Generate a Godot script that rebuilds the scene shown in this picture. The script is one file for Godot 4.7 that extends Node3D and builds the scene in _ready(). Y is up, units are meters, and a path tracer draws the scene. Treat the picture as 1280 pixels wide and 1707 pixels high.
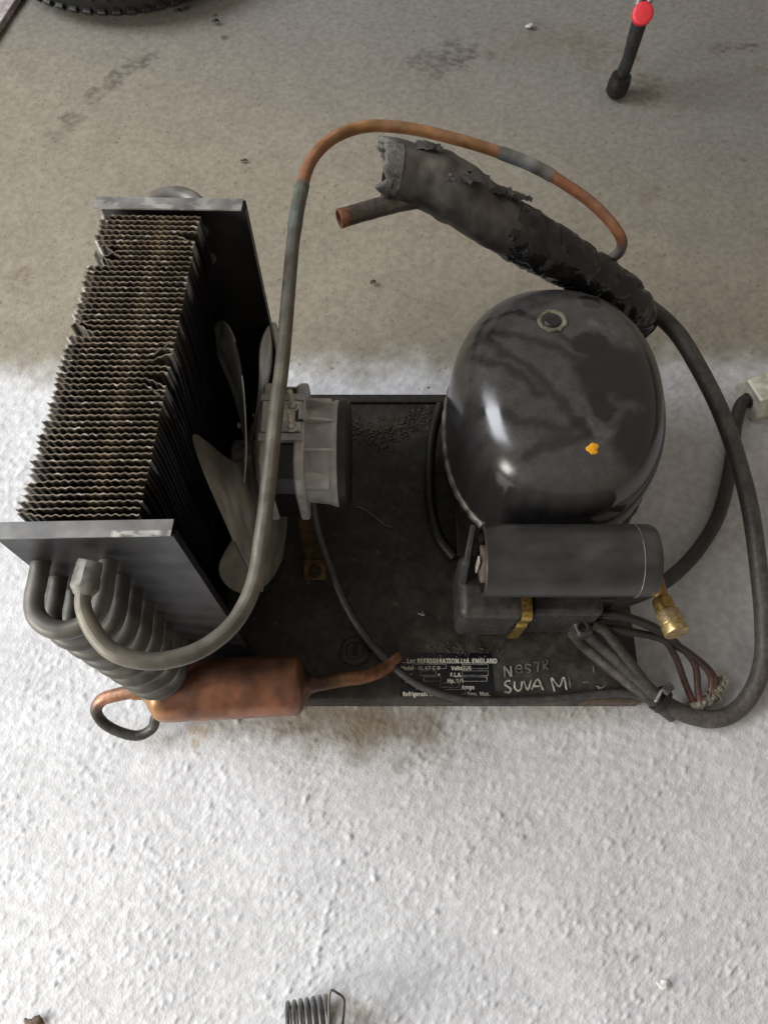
extends Node3D

# ---------------------------------------------------------------- helpers
class MB:
	var p := PackedVector3Array()
	var n := PackedVector3Array()
	var c := PackedColorArray()
	var u := PackedVector2Array()
	var i := PackedInt32Array()

	func vt(pos: Vector3, col := Color.WHITE, nor := Vector3.ZERO, uv := Vector2.ZERO) -> int:
		p.append(pos); n.append(nor); c.append(col); u.append(uv)
		return p.size() - 1

	func tri(a: int, b: int, d: int) -> void:
		i.append(a); i.append(b); i.append(d)

	func quad(a: int, b: int, d: int, e: int) -> void:
		tri(a, b, d); tri(a, d, e)

	func flat_quad(a: Vector3, b: Vector3, d: Vector3, e: Vector3, col := Color.WHITE) -> void:
		quad(vt(a, col), vt(b, col), vt(d, col), vt(e, col))

	func grid(base: int, rows: int, cols: int, flip := false) -> void:
		for r in rows - 1:
			for k in cols - 1:
				var a := base + r * cols + k
				if flip: quad(a, a + 1, a + cols + 1, a + cols)
				else: quad(a, a + cols, a + cols + 1, a + 1)

	func mesh(mat: Material) -> ArrayMesh:
		var acc := PackedVector3Array()
		acc.resize(p.size())
		for k in range(0, i.size(), 3):
			var a := p[i[k]]; var f := (a - p[i[k + 2]]).cross(a - p[i[k + 1]])
			acc[i[k]] += f; acc[i[k + 1]] += f; acc[i[k + 2]] += f
		for k in p.size():
			if n[k] == Vector3.ZERO:
				n[k] = acc[k].normalized() if acc[k].length_squared() > 1e-24 else Vector3.UP
		var arr := []
		arr.resize(Mesh.ARRAY_MAX)
		arr[Mesh.ARRAY_VERTEX] = p; arr[Mesh.ARRAY_NORMAL] = n; arr[Mesh.ARRAY_COLOR] = c
		arr[Mesh.ARRAY_TEX_UV] = u; arr[Mesh.ARRAY_INDEX] = i
		var m := ArrayMesh.new()
		m.add_surface_from_arrays(Mesh.PRIMITIVE_TRIANGLES, arr)
		m.surface_set_material(0, mat)
		return m

var taken := {}
var nz := FastNoiseLite.new()

func v(x: float, y: float, z: float) -> Vector3: return Vector3(x, y, z)

func lin(r: float, g: float, b: float) -> Color: return Color(r, g, b)

func numbered(called: String, parent: Node) -> String:
	var key := str(parent.get_instance_id()) + called
	taken[key] = taken.get(key, 0) + 1
	return called if taken[key] == 1 else "%s_%03d" % [called, taken[key] - 1]

func obj(called: String, m: Mesh, parent: Node = self) -> MeshInstance3D:
	var o := MeshInstance3D.new()
	o.mesh = m
	o.name = numbered(called, parent)
	parent.add_child(o, true)
	return o

func thing(called: String, label: String, category: String, group := "") -> Node3D:
	var o := Node3D.new()
	o.name = numbered(called, self)
	add_child(o, true)
	tag(o, label, category, group)
	return o

func tag(o: Node, label: String, category: String, group := "") -> void:
	o.set_meta("label", label); o.set_meta("category", category)
	if group: o.set_meta("group", group)

func noise(freq: float, seed_: int, oct := 3) -> FastNoiseLite:
	var f := FastNoiseLite.new()
	f.noise_type = FastNoiseLite.TYPE_SIMPLEX_SMOOTH
	f.frequency = freq; f.seed = seed_
	f.fractal_octaves = oct
	f.fractal_type = FastNoiseLite.FRACTAL_FBM if oct > 1 else FastNoiseLite.FRACTAL_NONE
	return f

func ntex(freq: float, seed_: int, lo: float, hi: float, size := 512, oct := 5, a := 0.2, b := 0.8) -> NoiseTexture2D:
	var t := NoiseTexture2D.new()
	t.width = size; t.height = size; t.seamless = true; t.normalize = true
	var f := noise(freq, seed_, oct)
	t.noise = f
	var g := Gradient.new()
	g.offsets = PackedFloat32Array([a, b])
	g.colors = PackedColorArray([Color(lo, lo, lo), Color(hi, hi, hi)])
	t.color_ramp = g
	return t

var grime: NoiseTexture2D
var rough_tex: NoiseTexture2D
var bump_tex: NoiseTexture2D
var fine_tex: NoiseTexture2D

func mat(rough: float, metal := 0.0, o := {}) -> StandardMaterial3D:
	var m := StandardMaterial3D.new()
	m.vertex_color_use_as_albedo = true
	m.cull_mode = BaseMaterial3D.CULL_DISABLED
	m.roughness = rough; m.metallic = metal
	m.metallic_specular = o.get("spec", 0.5)
	m.uv1_triplanar = o.get("tri", true)
	m.uv1_world_triplanar = m.uv1_triplanar
	var s: float = o.get("scale", 9.0)
	m.uv1_scale = Vector3(s, s, s) if m.uv1_triplanar else Vector3.ONE
	if o.get("grime", true): m.albedo_texture = grime
	if o.get("rt", true):
		m.roughness_texture = rough_tex
		m.roughness_texture_channel = BaseMaterial3D.TEXTURE_CHANNEL_RED
	if o.has("bump"):
		m.heightmap_enabled = true
		m.heightmap_texture = o.get("bt", bump_tex)
		m.heightmap_scale = o.bump
	return m

func stop(stops: Array, t: float) -> Color:
	var out: Color = stops[0][1]
	for k in range(1, stops.size()):
		if t >= stops[k][0]: out = stops[k][1]
		else:
			var a = stops[k - 1]; var b = stops[k]
			if t > a[0]: out = (a[1] as Color).lerp(b[1], (t - a[0]) / (b[0] - a[0]))
			break
	return out

func stopf(stops: Array, t: float) -> float:
	var out: float = stops[0][1]
	for k in range(1, stops.size()):
		if t >= stops[k][0]: out = stops[k][1]
		else:
			var a = stops[k - 1]; var b = stops[k]
			if t > a[0]: out = lerpf(a[1], b[1], (t - a[0]) / (b[0] - a[0]))
			break
	return out

func mott(col: Color, pos: Vector3, amt: float) -> Color:
	if amt <= 0.0: return col
	var a := nz.get_noise_3dv(pos * 40.0)
	var b := nz.get_noise_3dv(pos * 170.0 + Vector3(9, 3, 1))
	var k := clampf(1.0 + amt * (1.3 * a + 0.8 * b), 0.2, 2.2)
	return Color(col.r * k, col.g * k, col.b * k)

func smooth(pts: Array, sub: int) -> PackedVector3Array:
	var out := PackedVector3Array()
	var m := pts.size()
	for k in m - 1:
		var p0: Vector3 = pts[maxi(k - 1, 0)]; var p1: Vector3 = pts[k]
		var p2: Vector3 = pts[k + 1]; var p3: Vector3 = pts[mini(k + 2, m - 1)]
		var d1 := sqrt(maxf(p1.distance_to(p0), 1e-6)); var d2 := sqrt(maxf(p2.distance_to(p1), 1e-6)); var d3 := sqrt(maxf(p3.distance_to(p2), 1e-6))
		if k == 0: d1 = d2
		if k == m - 2: d3 = d2
		var m1 := (p2 - p1) + ((p1 - p0) / (d1 * d1) * d2 * d2 - (p2 - p0) / ((d1 + d2) * (d1 + d2)) * d2 * d2 * (d1 + d2) / d2 * (d1 / d2) * 0.0) * 0.0
		# centripetal tangents
		m1 = ((p1 - p0) / d1 - (p2 - p0) / (d1 + d2) + (p2 - p1) / d2) * d2 if k > 0 else (p2 - p1)
		var m2 := ((p2 - p1) / d2 - (p3 - p1) / (d2 + d3) + (p3 - p2) / d3) * d2 if k < m - 2 else (p2 - p1)
		for s in sub:
			var t := float(s) / sub
			var t2 := t * t; var t3 := t2 * t
			out.append(p1 * (2 * t3 - 3 * t2 + 1) + m1 * (t3 - 2 * t2 + t) + p2 * (-2 * t3 + 3 * t2) + m2 * (t3 - t2))
	out.append(pts[m - 1])
	return out

# a tube along a smooth path; r and cols may be [[t, value], ...] along its length
func tube(mb: MB, pts: Array, r: Variant, cols: Variant, o := {}) -> void:
	var path := smooth(pts, o.get("sub", 8))
	var sides: int = o.get("sides", 14)
	var mo: float = o.get("mot", 0.15)
	var dust: float = o.get("dust", 0.0)
	var dustc: Color = o.get("dustc", Color(0.16, 0.145, 0.12))
	var lump: float = o.get("lump", 0.0)
	var lf: float = o.get("lf", 60.0)
	var flat: float = o.get("flat", 1.0)
	var m := path.size()
	var total := 0.0
	var len_ := PackedFloat32Array(); len_.append(0.0)
	for k in range(1, m):
		total += path[k].distance_to(path[k - 1]); len_.append(total)
	var nn := Vector3.UP
	var base := mb.p.size()
	var first := Vector3.ZERO
	var last := Vector3.ZERO
	for k in m:
		var tg := (path[mini(k + 1, m - 1)] - path[maxi(k - 1, 0)]).normalized()
		if k == 0:
			nn = Vector3.UP if absf(tg.y) < 0.9 else Vector3.RIGHT
			first = -tg
		last = tg
		nn = (nn - tg * nn.dot(tg)).normalized()
		var bb := tg.cross(nn)
		var t := len_[k] / maxf(total, 1e-9)
		var rr: float = r if r is float else stopf(r, t)
		var cc: Color = cols if cols is Color else stop(cols, t)
		for j in sides + 1:
			var a := TAU * j / sides
			var d := nn * cos(a) * flat + bb * sin(a)
			var q := rr
			if lump > 0.0:
				var w_ := nz.get_noise_3dv((path[k] + d * rr) * lf)
				q *= 1.0 + lump * (w_ if not o.has("ridge") else 0.55 - 2.0 * absf(w_))
			var pos := path[k] + d * q
			var col := mott(cc, pos, mo)
			if dust > 0.0:
				var w := dust * pow(maxf(d.y, 0.0), 1.3) * clampf(0.6 + nz.get_noise_3dv(pos * 60.0), 0.0, 1.0)
				col = col.lerp(dustc, w)
			mb.vt(pos, col, Vector3.ZERO if lump > 0.0 else d.normalized(), Vector2(float(j) / sides, len_[k]))
	mb.grid(base, m, sides + 1)
	if o.get("caps", true):
		for e in 2:
			var ring := base if e == 0 else base + (m - 1) * (sides + 1)
			var nor := first if e == 0 else last
			var cen := mb.vt(path[0] if e == 0 else path[m - 1], o.get("capc", mb.c[ring]), nor)
			var prev := -1
			for j in sides + 1:
				var q := mb.vt(mb.p[ring + j], o.get("capc", mb.c[ring + j]), nor)
				if prev >= 0:
					if e == 0: mb.tri(cen, prev, q)
					else: mb.tri(cen, q, prev)
				prev = q

func axis(at: Vector3, dir: Vector3) -> Transform3D:
	var y := dir.normalized()
	var x := y.cross(Vector3.UP if absf(y.y) < 0.9 else Vector3.RIGHT).normalized()
	return Transform3D(Basis(x, y, x.cross(y)), at)

# profile of Vector2(radius, height along local y)
func lathe(mb: MB, prof_: Array, sides: int, xf: Transform3D, col: Variant, mo := 0.1, knurl := 0.0) -> void:
	var prof := [prof_[0]]
	for w in range(1, prof_.size()):
		var n_ := maxi(1, int(ceil((prof_[w] as Vector2).distance_to(prof_[w - 1]) / 0.004))) if not (col is Array) else 1
		for e in n_: prof.append((prof_[w - 1] as Vector2).lerp(prof_[w], (e + 1.0) / n_))
	var k := 0
	while k < prof.size() - 1:
		var base := mb.p.size()
		var rows := 0
		var e := k
		while true:
			var cc: Color = col if col is Color else stop(col, float(e) / (prof.size() - 1))
			for j in sides + 1:
				var a := TAU * j / sides
				var rr: float = prof[e].x + (knurl if j % 2 == 0 else 0.0)
				var pos := xf * Vector3(cos(a) * rr, prof[e].y, sin(a) * rr)
				mb.vt(pos, mott(cc, pos, mo))
			rows += 1
			if e == prof.size() - 1: break
			if rows > 1 and (prof[e + 1] - prof[e]).normalized().dot((prof[e] - prof[e - 1]).normalized()) < 0.75: break
			e += 1
		mb.grid(base, rows, sides + 1)
		k = e

func bolt(mb: MB, at: Vector3, dir: Vector3, r: float, h: float, col: Color) -> void:
	var xf := axis(at, dir)
	lathe(mb, [Vector2(0, 0), Vector2(r * 1.45, 0), Vector2(r * 1.5, h * 0.15), Vector2(r * 1.45, h * 0.25), Vector2(r * 1.02, h * 0.26)], 20, xf, col)
	lathe(mb, [Vector2(r, h * 0.25), Vector2(r, h * 0.85), Vector2(r * 0.85, h), Vector2(0, h)], 6, xf, col)

# box with rounded edges, about its centre in xf
func rbox(mb: MB, size: Vector3, rad: float, xf: Transform3D, col: Color, mo := 0.12, o := {}) -> void:
	var h := size * 0.5
	var seg: int = o.get("seg", 3)
	var inn: int = o.get("inner", 3)
	var dust: float = o.get("dust", 0.0)
	var dustc: Color = o.get("dustc", Color(0.16, 0.145, 0.12))
	for f in 6:
		var ax := f / 2
		var sg := 1.0 if f % 2 == 0 else -1.0
		var a1 := (ax + 1) % 3
		var a2 := (ax + 2) % 3
		var s1 := samples(h[a1], rad, seg, inn)
		var s2 := samples(h[a2], rad, seg, inn)
		var base := mb.p.size()
		for q in s1:
			for w in s2:
				var pt := Vector3.ZERO
				pt[ax] = sg * h[ax]; pt[a1] = q; pt[a2] = w
				var ins := pt.clamp(-(h - Vector3.ONE * rad), h - Vector3.ONE * rad)
				var nor := (pt - ins).normalized()
				var pos := xf * (ins + nor * rad)
				var wn := xf.basis.orthonormalized() * nor
				var cc := mott(col, pos, mo)
				if dust > 0.0: cc = cc.lerp(dustc, dust * pow(maxf(wn.y, 0.0), 1.5) * clampf(0.6 + nz.get_noise_3dv(pos * 50.0), 0.0, 1.0))
				mb.vt(pos, cc, wn)
		mb.grid(base, s1.size(), s2.size(), sg > 0.0)

func samples(h: float, rad: float, seg: int, inn: int) -> PackedFloat32Array:
	var s := PackedFloat32Array()
	for k in seg: s.append(-h + rad * k / seg)
	for k in inn + 1: s.append(lerpf(-h + rad, h - rad, float(k) / inn))
	for k in range(1, seg + 1): s.append(h - rad + rad * k / seg)
	return s

# prism: polygon in local xy, depth along local -z..0, small chamfer b
func prism(mb: MB, poly: PackedVector2Array, depth: float, xf: Transform3D, col: Color, b := 0.0006, mo := 0.12) -> void:
	if Geometry2D.is_polygon_clockwise(poly): poly.reverse()
	var m := poly.size()
	var inset := PackedVector2Array()
	for k in m:
		var e1 := (poly[k] - poly[(k - 1 + m) % m]).normalized()
		var e2 := (poly[(k + 1) % m] - poly[k]).normalized()
		var nn := (Vector2(-e1.y, e1.x) + Vector2(-e2.y, e2.x)).normalized()
		inset.append(poly[k] + nn * b)
	var tr := Geometry2D.triangulate_polygon(poly)
	var rings := [[inset, 0.0], [poly, -b], [poly, -depth + b], [inset, -depth]]
	for r in 3:
		for k in m:
			var k2 := (k + 1) % m
			var A: PackedVector2Array = rings[r][0]; var B: PackedVector2Array = rings[r + 1][0]
			var q := [Vector3(A[k].x, A[k].y, rings[r][1]), Vector3(A[k2].x, A[k2].y, rings[r][1]), Vector3(B[k2].x, B[k2].y, rings[r + 1][1]), Vector3(B[k].x, B[k].y, rings[r + 1][1])]
			var id := []
			for w in q: id.append(mb.vt(xf * w, mott(col, xf * w, mo)))
			mb.quad(id[0], id[1], id[2], id[3])
	for e in 2:
		var base := mb.p.size()
		for w in inset: mb.vt(xf * Vector3(w.x, w.y, 0.0 if e == 0 else -depth), mott(col, xf * Vector3(w.x, w.y, 0), mo))
		for k in range(0, tr.size(), 3):
			if e == 0: mb.tri(base + tr[k], base + tr[k + 2], base + tr[k + 1])
			else: mb.tri(base + tr[k], base + tr[k + 1], base + tr[k + 2])

func seg_dist(p: Vector2, line: Array) -> float:
	var best := 9.0
	for k in line.size() - 1:
		var a: Vector2 = line[k]; var b: Vector2 = line[k + 1]
		var t := clampf((p - a).dot(b - a) / maxf((b - a).length_squared(), 1e-12), 0.0, 1.0)
		best = minf(best, p.distance_to(a + (b - a) * t))
	return best

func text(words: String, at: Vector3, height: float, m: Material, parent: Node, called := "lettering", squeeze := 1.0, bold := true) -> void:
	var t := TextMesh.new()
	var f := SystemFont.new()
	f.font_names = PackedStringArray(["Droid Sans"])
	f.font_weight = 700 if bold else 400
	t.font = f; t.font_size = 32; t.text = words
	t.pixel_size = height / 23.0
	t.depth = 0.0003
	t.horizontal_alignment = HORIZONTAL_ALIGNMENT_LEFT
	t.material = m
	var o := obj(called, t, parent)
	o.transform = Transform3D(Basis(Vector3(squeeze, 0, 0), Vector3(0, 0, -1), Vector3(0, 1, 0)), at)

# ---------------------------------------------------------------- the scene
const FOV := 67.31
const BASE_Y := 0.022

func _ready() -> void:
	# camera, background, lamps, exposure
	var cam := Camera3D.new()
	cam.name = "camera"
	cam.fov = FOV; cam.near = 0.02; cam.far = 60.0
	add_child(cam)
	cam.position = Vector3(0, 0.70, 0)
	cam.rotation_degrees = Vector3(-66.1226, 0, 0)
	cam.current = true
	var env := Environment.new()
	env.background_mode = Environment.BG_COLOR
	env.background_color = Color(0.465, 0.44, 0.41)
	env.tonemap_mode = Environment.TONE_MAPPER_LINEAR
	env.tonemap_exposure = 1.55
	env.sdfgi_enabled = true; env.ssao_enabled = true; env.ssil_enabled = true
	var we := WorldEnvironment.new()
	we.name = "world_environment"
	we.environment = env
	add_child(we)
	# daylight from a high opening behind on the left, and from a low doorway on the left
	var high := AreaLight3D.new()
	high.name = "high_window_daylight"
	high.area_size = Vector2(1.5, 1.5)
	high.light_color = Color(0.96, 0.975, 1.0)
	high.light_energy = 5.2
	high.shadow_enabled = true
	add_child(high)
	high.look_at_from_position(Vector3(-2.1, 1.9, -0.70), Vector3(0.0, 0.0, -0.15))
	var door := AreaLight3D.new()
	door.name = "doorway_daylight"
	door.area_size = Vector2(0.8, 0.55)
	door.light_color = Color(1.0, 0.985, 0.95)
	door.light_energy = 1.8
	door.shadow_enabled = true
	add_child(door)
	door.look_at_from_position(Vector3(-1.35, 0.60, 0.45), Vector3(0.0, 0.05, 0.0))

	nz.noise_type = FastNoiseLite.TYPE_SIMPLEX_SMOOTH
	nz.frequency = 1.0; nz.seed = 7; nz.fractal_octaves = 3
	grime = ntex(0.012, 3, 0.74, 1.0)
	rough_tex = ntex(0.02, 5, 0.7, 1.0)
	bump_tex = ntex(0.06, 8, 0.0, 1.0)
	fine_tex = ntex(0.18, 12, 0.0, 1.0, 512, 3)

	make_floor()
	make_unit()
	make_connector()
	make_background_things()
	make_debris()

# ---------------------------------------------------------------- floor
func make_floor() -> void:
	var big := noise(4.0, 21, 3)
	var mid := noise(100.0, 22, 2)
	var fine := noise(200.0, 23, 2)
	var edge := noise(9.0, 24, 4)
	var stain := noise(26.0, 25, 4)
	# dirt marks and painted-in shade: centre, half sizes, turn, strength, colour
	var brown := Color(0.15, 0.115, 0.07)
	var dark := Color(0.09, 0.08, 0.07)
	var marks := [
		[Vector2(-0.3582, -0.9397), Vector2(0.02, 0.105), -0.62, 0.8, Color(0.11, 0.10, 0.085)],
		[Vector2(-0.4001, -0.8555), Vector2(0.02, 0.03), -0.4, 0.6, Color(0.11, 0.10, 0.085)],
		[Vector2(0.1057, -0.9930), Vector2(0.05, 0.03), 0.3, 0.75, dark],
		[Vector2(0.0644, -0.9690), Vector2(0.06, 0.03), 0.0, 0.6, dark],
		[Vector2(0.4771, -1.0015), Vector2(0.035, 0.012), 0.15, 0.95, Color(0.10, 0.075, 0.05)],
		[Vector2(0.5057, -0.9607), Vector2(0.018, 0.012), 0.0, 0.8, brown],
		[Vector2(0.3510, -0.9167), Vector2(0.035, 0.06), 0.4, 0.65, brown],
		[Vector2(0.2926, -0.9930), Vector2(0.06, 0.05), 0.2, 0.5, brown],
		[Vector2(0.2128, -1.0113), Vector2(0.12, 0.05), 0.2, 0.3, brown],
		[Vector2(-0.4215, -0.6072), Vector2(0.02, 0.02), 0.0, 0.5, brown],
		[Vector2(-0.1759, -0.7891), Vector2(0.008, 0.008), 0.0, 0.9, dark],
		[Vector2(0.4084, -0.7922), Vector2(0.006, 0.006), 0.0, 0.9, brown],
		[Vector2(0.4496, -0.7922), Vector2(0.005, 0.005), 0.0, 0.9, brown],
		[Vector2(0.3360, -0.7320), Vector2(0.03, 0.02), 0.0, 0.35, brown],
		[Vector2(-0.2342, -1.0677), Vector2(0.006, 0.006), 0.0, 0.9, dark],
		[Vector2(-0.2180, -1.0236), Vector2(0.006, 0.006), 0.0, 0.9, dark],
		[Vector2(-0.0053, -0.1052), Vector2(0.105, 0.050), -0.06, 0.85, Color(0.22, 0.185, 0.135)],  # shade in front of the base, painted into the floor colour
		[Vector2(-0.0641, -0.1104), Vector2(0.14, 0.032), 0.0, 0.6, Color(0.24, 0.19, 0.13)],  # same painted shade, carried on to the left
		[Vector2(0.1549, -0.1104), Vector2(0.10, 0.016), 0.0, 0.45, Color(0.33, 0.29, 0.22)],  # narrow painted shade along the right half of the near edge
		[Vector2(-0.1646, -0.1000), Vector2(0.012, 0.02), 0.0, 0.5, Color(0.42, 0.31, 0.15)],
		[Vector2(0.3944, -0.4013), Vector2(0.015, 0.012), 0.0, 0.3, brown],
		[Vector2(-0.0278, 0.1140), Vector2(0.02, 0.02), 0.0, 0.6, Color(0.3, 0.26, 0.2)],  # shadow of the coil spring, painted to its right
	]
	var nr := 740
	var nc := 540
	var mb := MB.new()
	mb.p.resize(nr * nc); mb.n.resize(nr * nc); mb.c.resize(nr * nc); mb.u.resize(nr * nc)
	var near_c := Color(0.625, 0.63, 0.645)
	var far_c := Color(0.285, 0.255, 0.198)
	for r in nr:
		var t := float(r) / (nr - 1)
		var z := 0.19 - 1.42 * (0.62 * t + 0.38 * t * t)
		var half := lerpf(0.36, 0.70, t)
		for k in nc:
			var x := half * (2.0 * k / (nc - 1) - 1.0)
			var e := edge.get_noise_2d(x, z)
			var s0 := stain.get_noise_2d(x, z)
			var zone := smoothstep(-0.515, -0.440, z + 0.02 * e + 0.015 * s0 + 0.01 * x)
			var rug := lerpf(0.20, 1.0, zone) * (0.80 + 0.8 * edge.get_noise_2d(x * 1.3 + 7.0, z * 1.3))
			var h := 0.0020 * big.get_noise_2d(x, z)
			var m := mid.get_noise_2d(x, z)
			var f := fine.get_noise_2d(x, z)
			var lump := maxf(0.0, m - 0.08) * 1.7
			h += rug * (0.00027 * m + 0.00075 * lump * lump + 0.00030 * f * (0.6 + 0.4 * zone)) - 0.0010
			var rim := minf(minf(k, nc - 1 - k), minf(r, nr - 1 - r))
			h = lerpf(-0.007, h, smoothstep(0.0, 14.0, rim))
			var id := r * nc + k
			mb.p[id] = Vector3(x, h, z)
			var s := stain.get_noise_2d(x, z)
			var col := far_c.lerp(near_c, zone)
			var g := 1.0 + 0.10 * e + (0.10 - 0.04 * zone) * s
			col = Color(col.r * g, col.g * g, col.b * g)
			# grey towards the far left, tan to the right
			col = col.lerp(Color(0.215, 0.207, 0.198), (1.0 - zone) * smoothstep(-0.7, -1.05, z - 0.35 * x) * 0.8)
			var speck := stain.get_noise_2d(x * 5.0 + 3.0, z * 5.0)
			var smear := clampf(0.55 + 1.3 * stain.get_noise_2d(x * 2.2 + z, z * 3.4 - x), 0.1, 1.0)
			if speck > 0.42 and zone < 0.5: col = col.lerp(Color(0.16, 0.13, 0.09), minf(1.0, (speck - 0.42) * 4.0))
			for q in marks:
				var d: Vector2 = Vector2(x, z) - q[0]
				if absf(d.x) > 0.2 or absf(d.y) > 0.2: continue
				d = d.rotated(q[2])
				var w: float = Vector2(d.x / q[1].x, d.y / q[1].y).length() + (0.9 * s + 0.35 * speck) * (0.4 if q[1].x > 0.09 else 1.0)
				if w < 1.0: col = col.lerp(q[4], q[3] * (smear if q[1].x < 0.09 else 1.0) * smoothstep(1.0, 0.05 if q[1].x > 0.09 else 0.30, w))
			mb.c[id] = col
	mb.grid(0, nr, nc, true)
	# the rest of the sheet, out past the frame
	var zs := [30.0, 3.0, 0.2, -0.40, -0.44, -0.4775, -0.515, -0.56, -1.25, -4.0, -30.0]
	var xs := [-30.0, -4.0, -0.72, 0.72, 4.0, 30.0]
	var base := mb.p.size()
	for z in zs:
		for x in xs:
			var zone := smoothstep(-0.515, -0.440, z)
			var cc := far_c.lerp(near_c, zone)
			cc = cc.lerp(Color(0.215, 0.207, 0.198), (1.0 - zone) * smoothstep(-0.7, -1.05, z - 0.35 * clampf(x, -0.7, 0.7)) * 0.8)
			mb.vt(v(x, -0.0065, z), cc)
	mb.grid(base, zs.size(), xs.size(), true)
	var m := mat(0.82, 0.0, {"scale": 4.0, "bump": 0.018, "spec": 0.35})
	m.albedo_texture = ntex(0.02, 31, 0.91, 1.0, 1024, 5)
	m.heightmap_texture = fine_tex
	var o := obj("floor", mb.mesh(m))
	o.set_meta("kind", "structure")

# ---------------------------------------------------------------- the condensing unit
var unit: Node3D
var black_paint: StandardMaterial3D
var satin_black: StandardMaterial3D
var alloy: StandardMaterial3D
var copper_m: StandardMaterial3D
var dull: StandardMaterial3D
var brass: StandardMaterial3D
var steel: StandardMaterial3D
var rubber: StandardMaterial3D
var print_white: StandardMaterial3D

func make_unit() -> void:
	unit = thing("condensing_unit", "black refrigeration condensing unit with finned coil, fan motor and domed compressor", "refrigeration unit")
	black_paint = mat(0.42, 0.0, {"scale": 14.0})
	satin_black = mat(0.55, 0.0, {"scale": 16.0, "bump": 0.01})
	alloy = mat(0.55, 0.25, {"scale": 5.0})
	copper_m = mat(0.55, 0.55, {"scale": 22.0})
	dull = mat(0.75, 0.0, {"scale": 18.0})
	brass = mat(0.38, 0.85, {"scale": 30.0})
	steel = mat(0.38, 0.45, {"scale": 30.0})
	rubber = mat(0.55, 0.0, {"scale": 25.0})
	print_white = mat(0.7, 0.0, {"grime": false, "rt": false, "tri": false})
	print_white.vertex_color_use_as_albedo = false
	print_white.albedo_color = Color(0.86, 0.85, 0.80)
	make_base()
	make_condenser()
	make_fan()
	make_motor()
	make_compressor()
	make_pipes()
	make_wiring()

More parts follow.
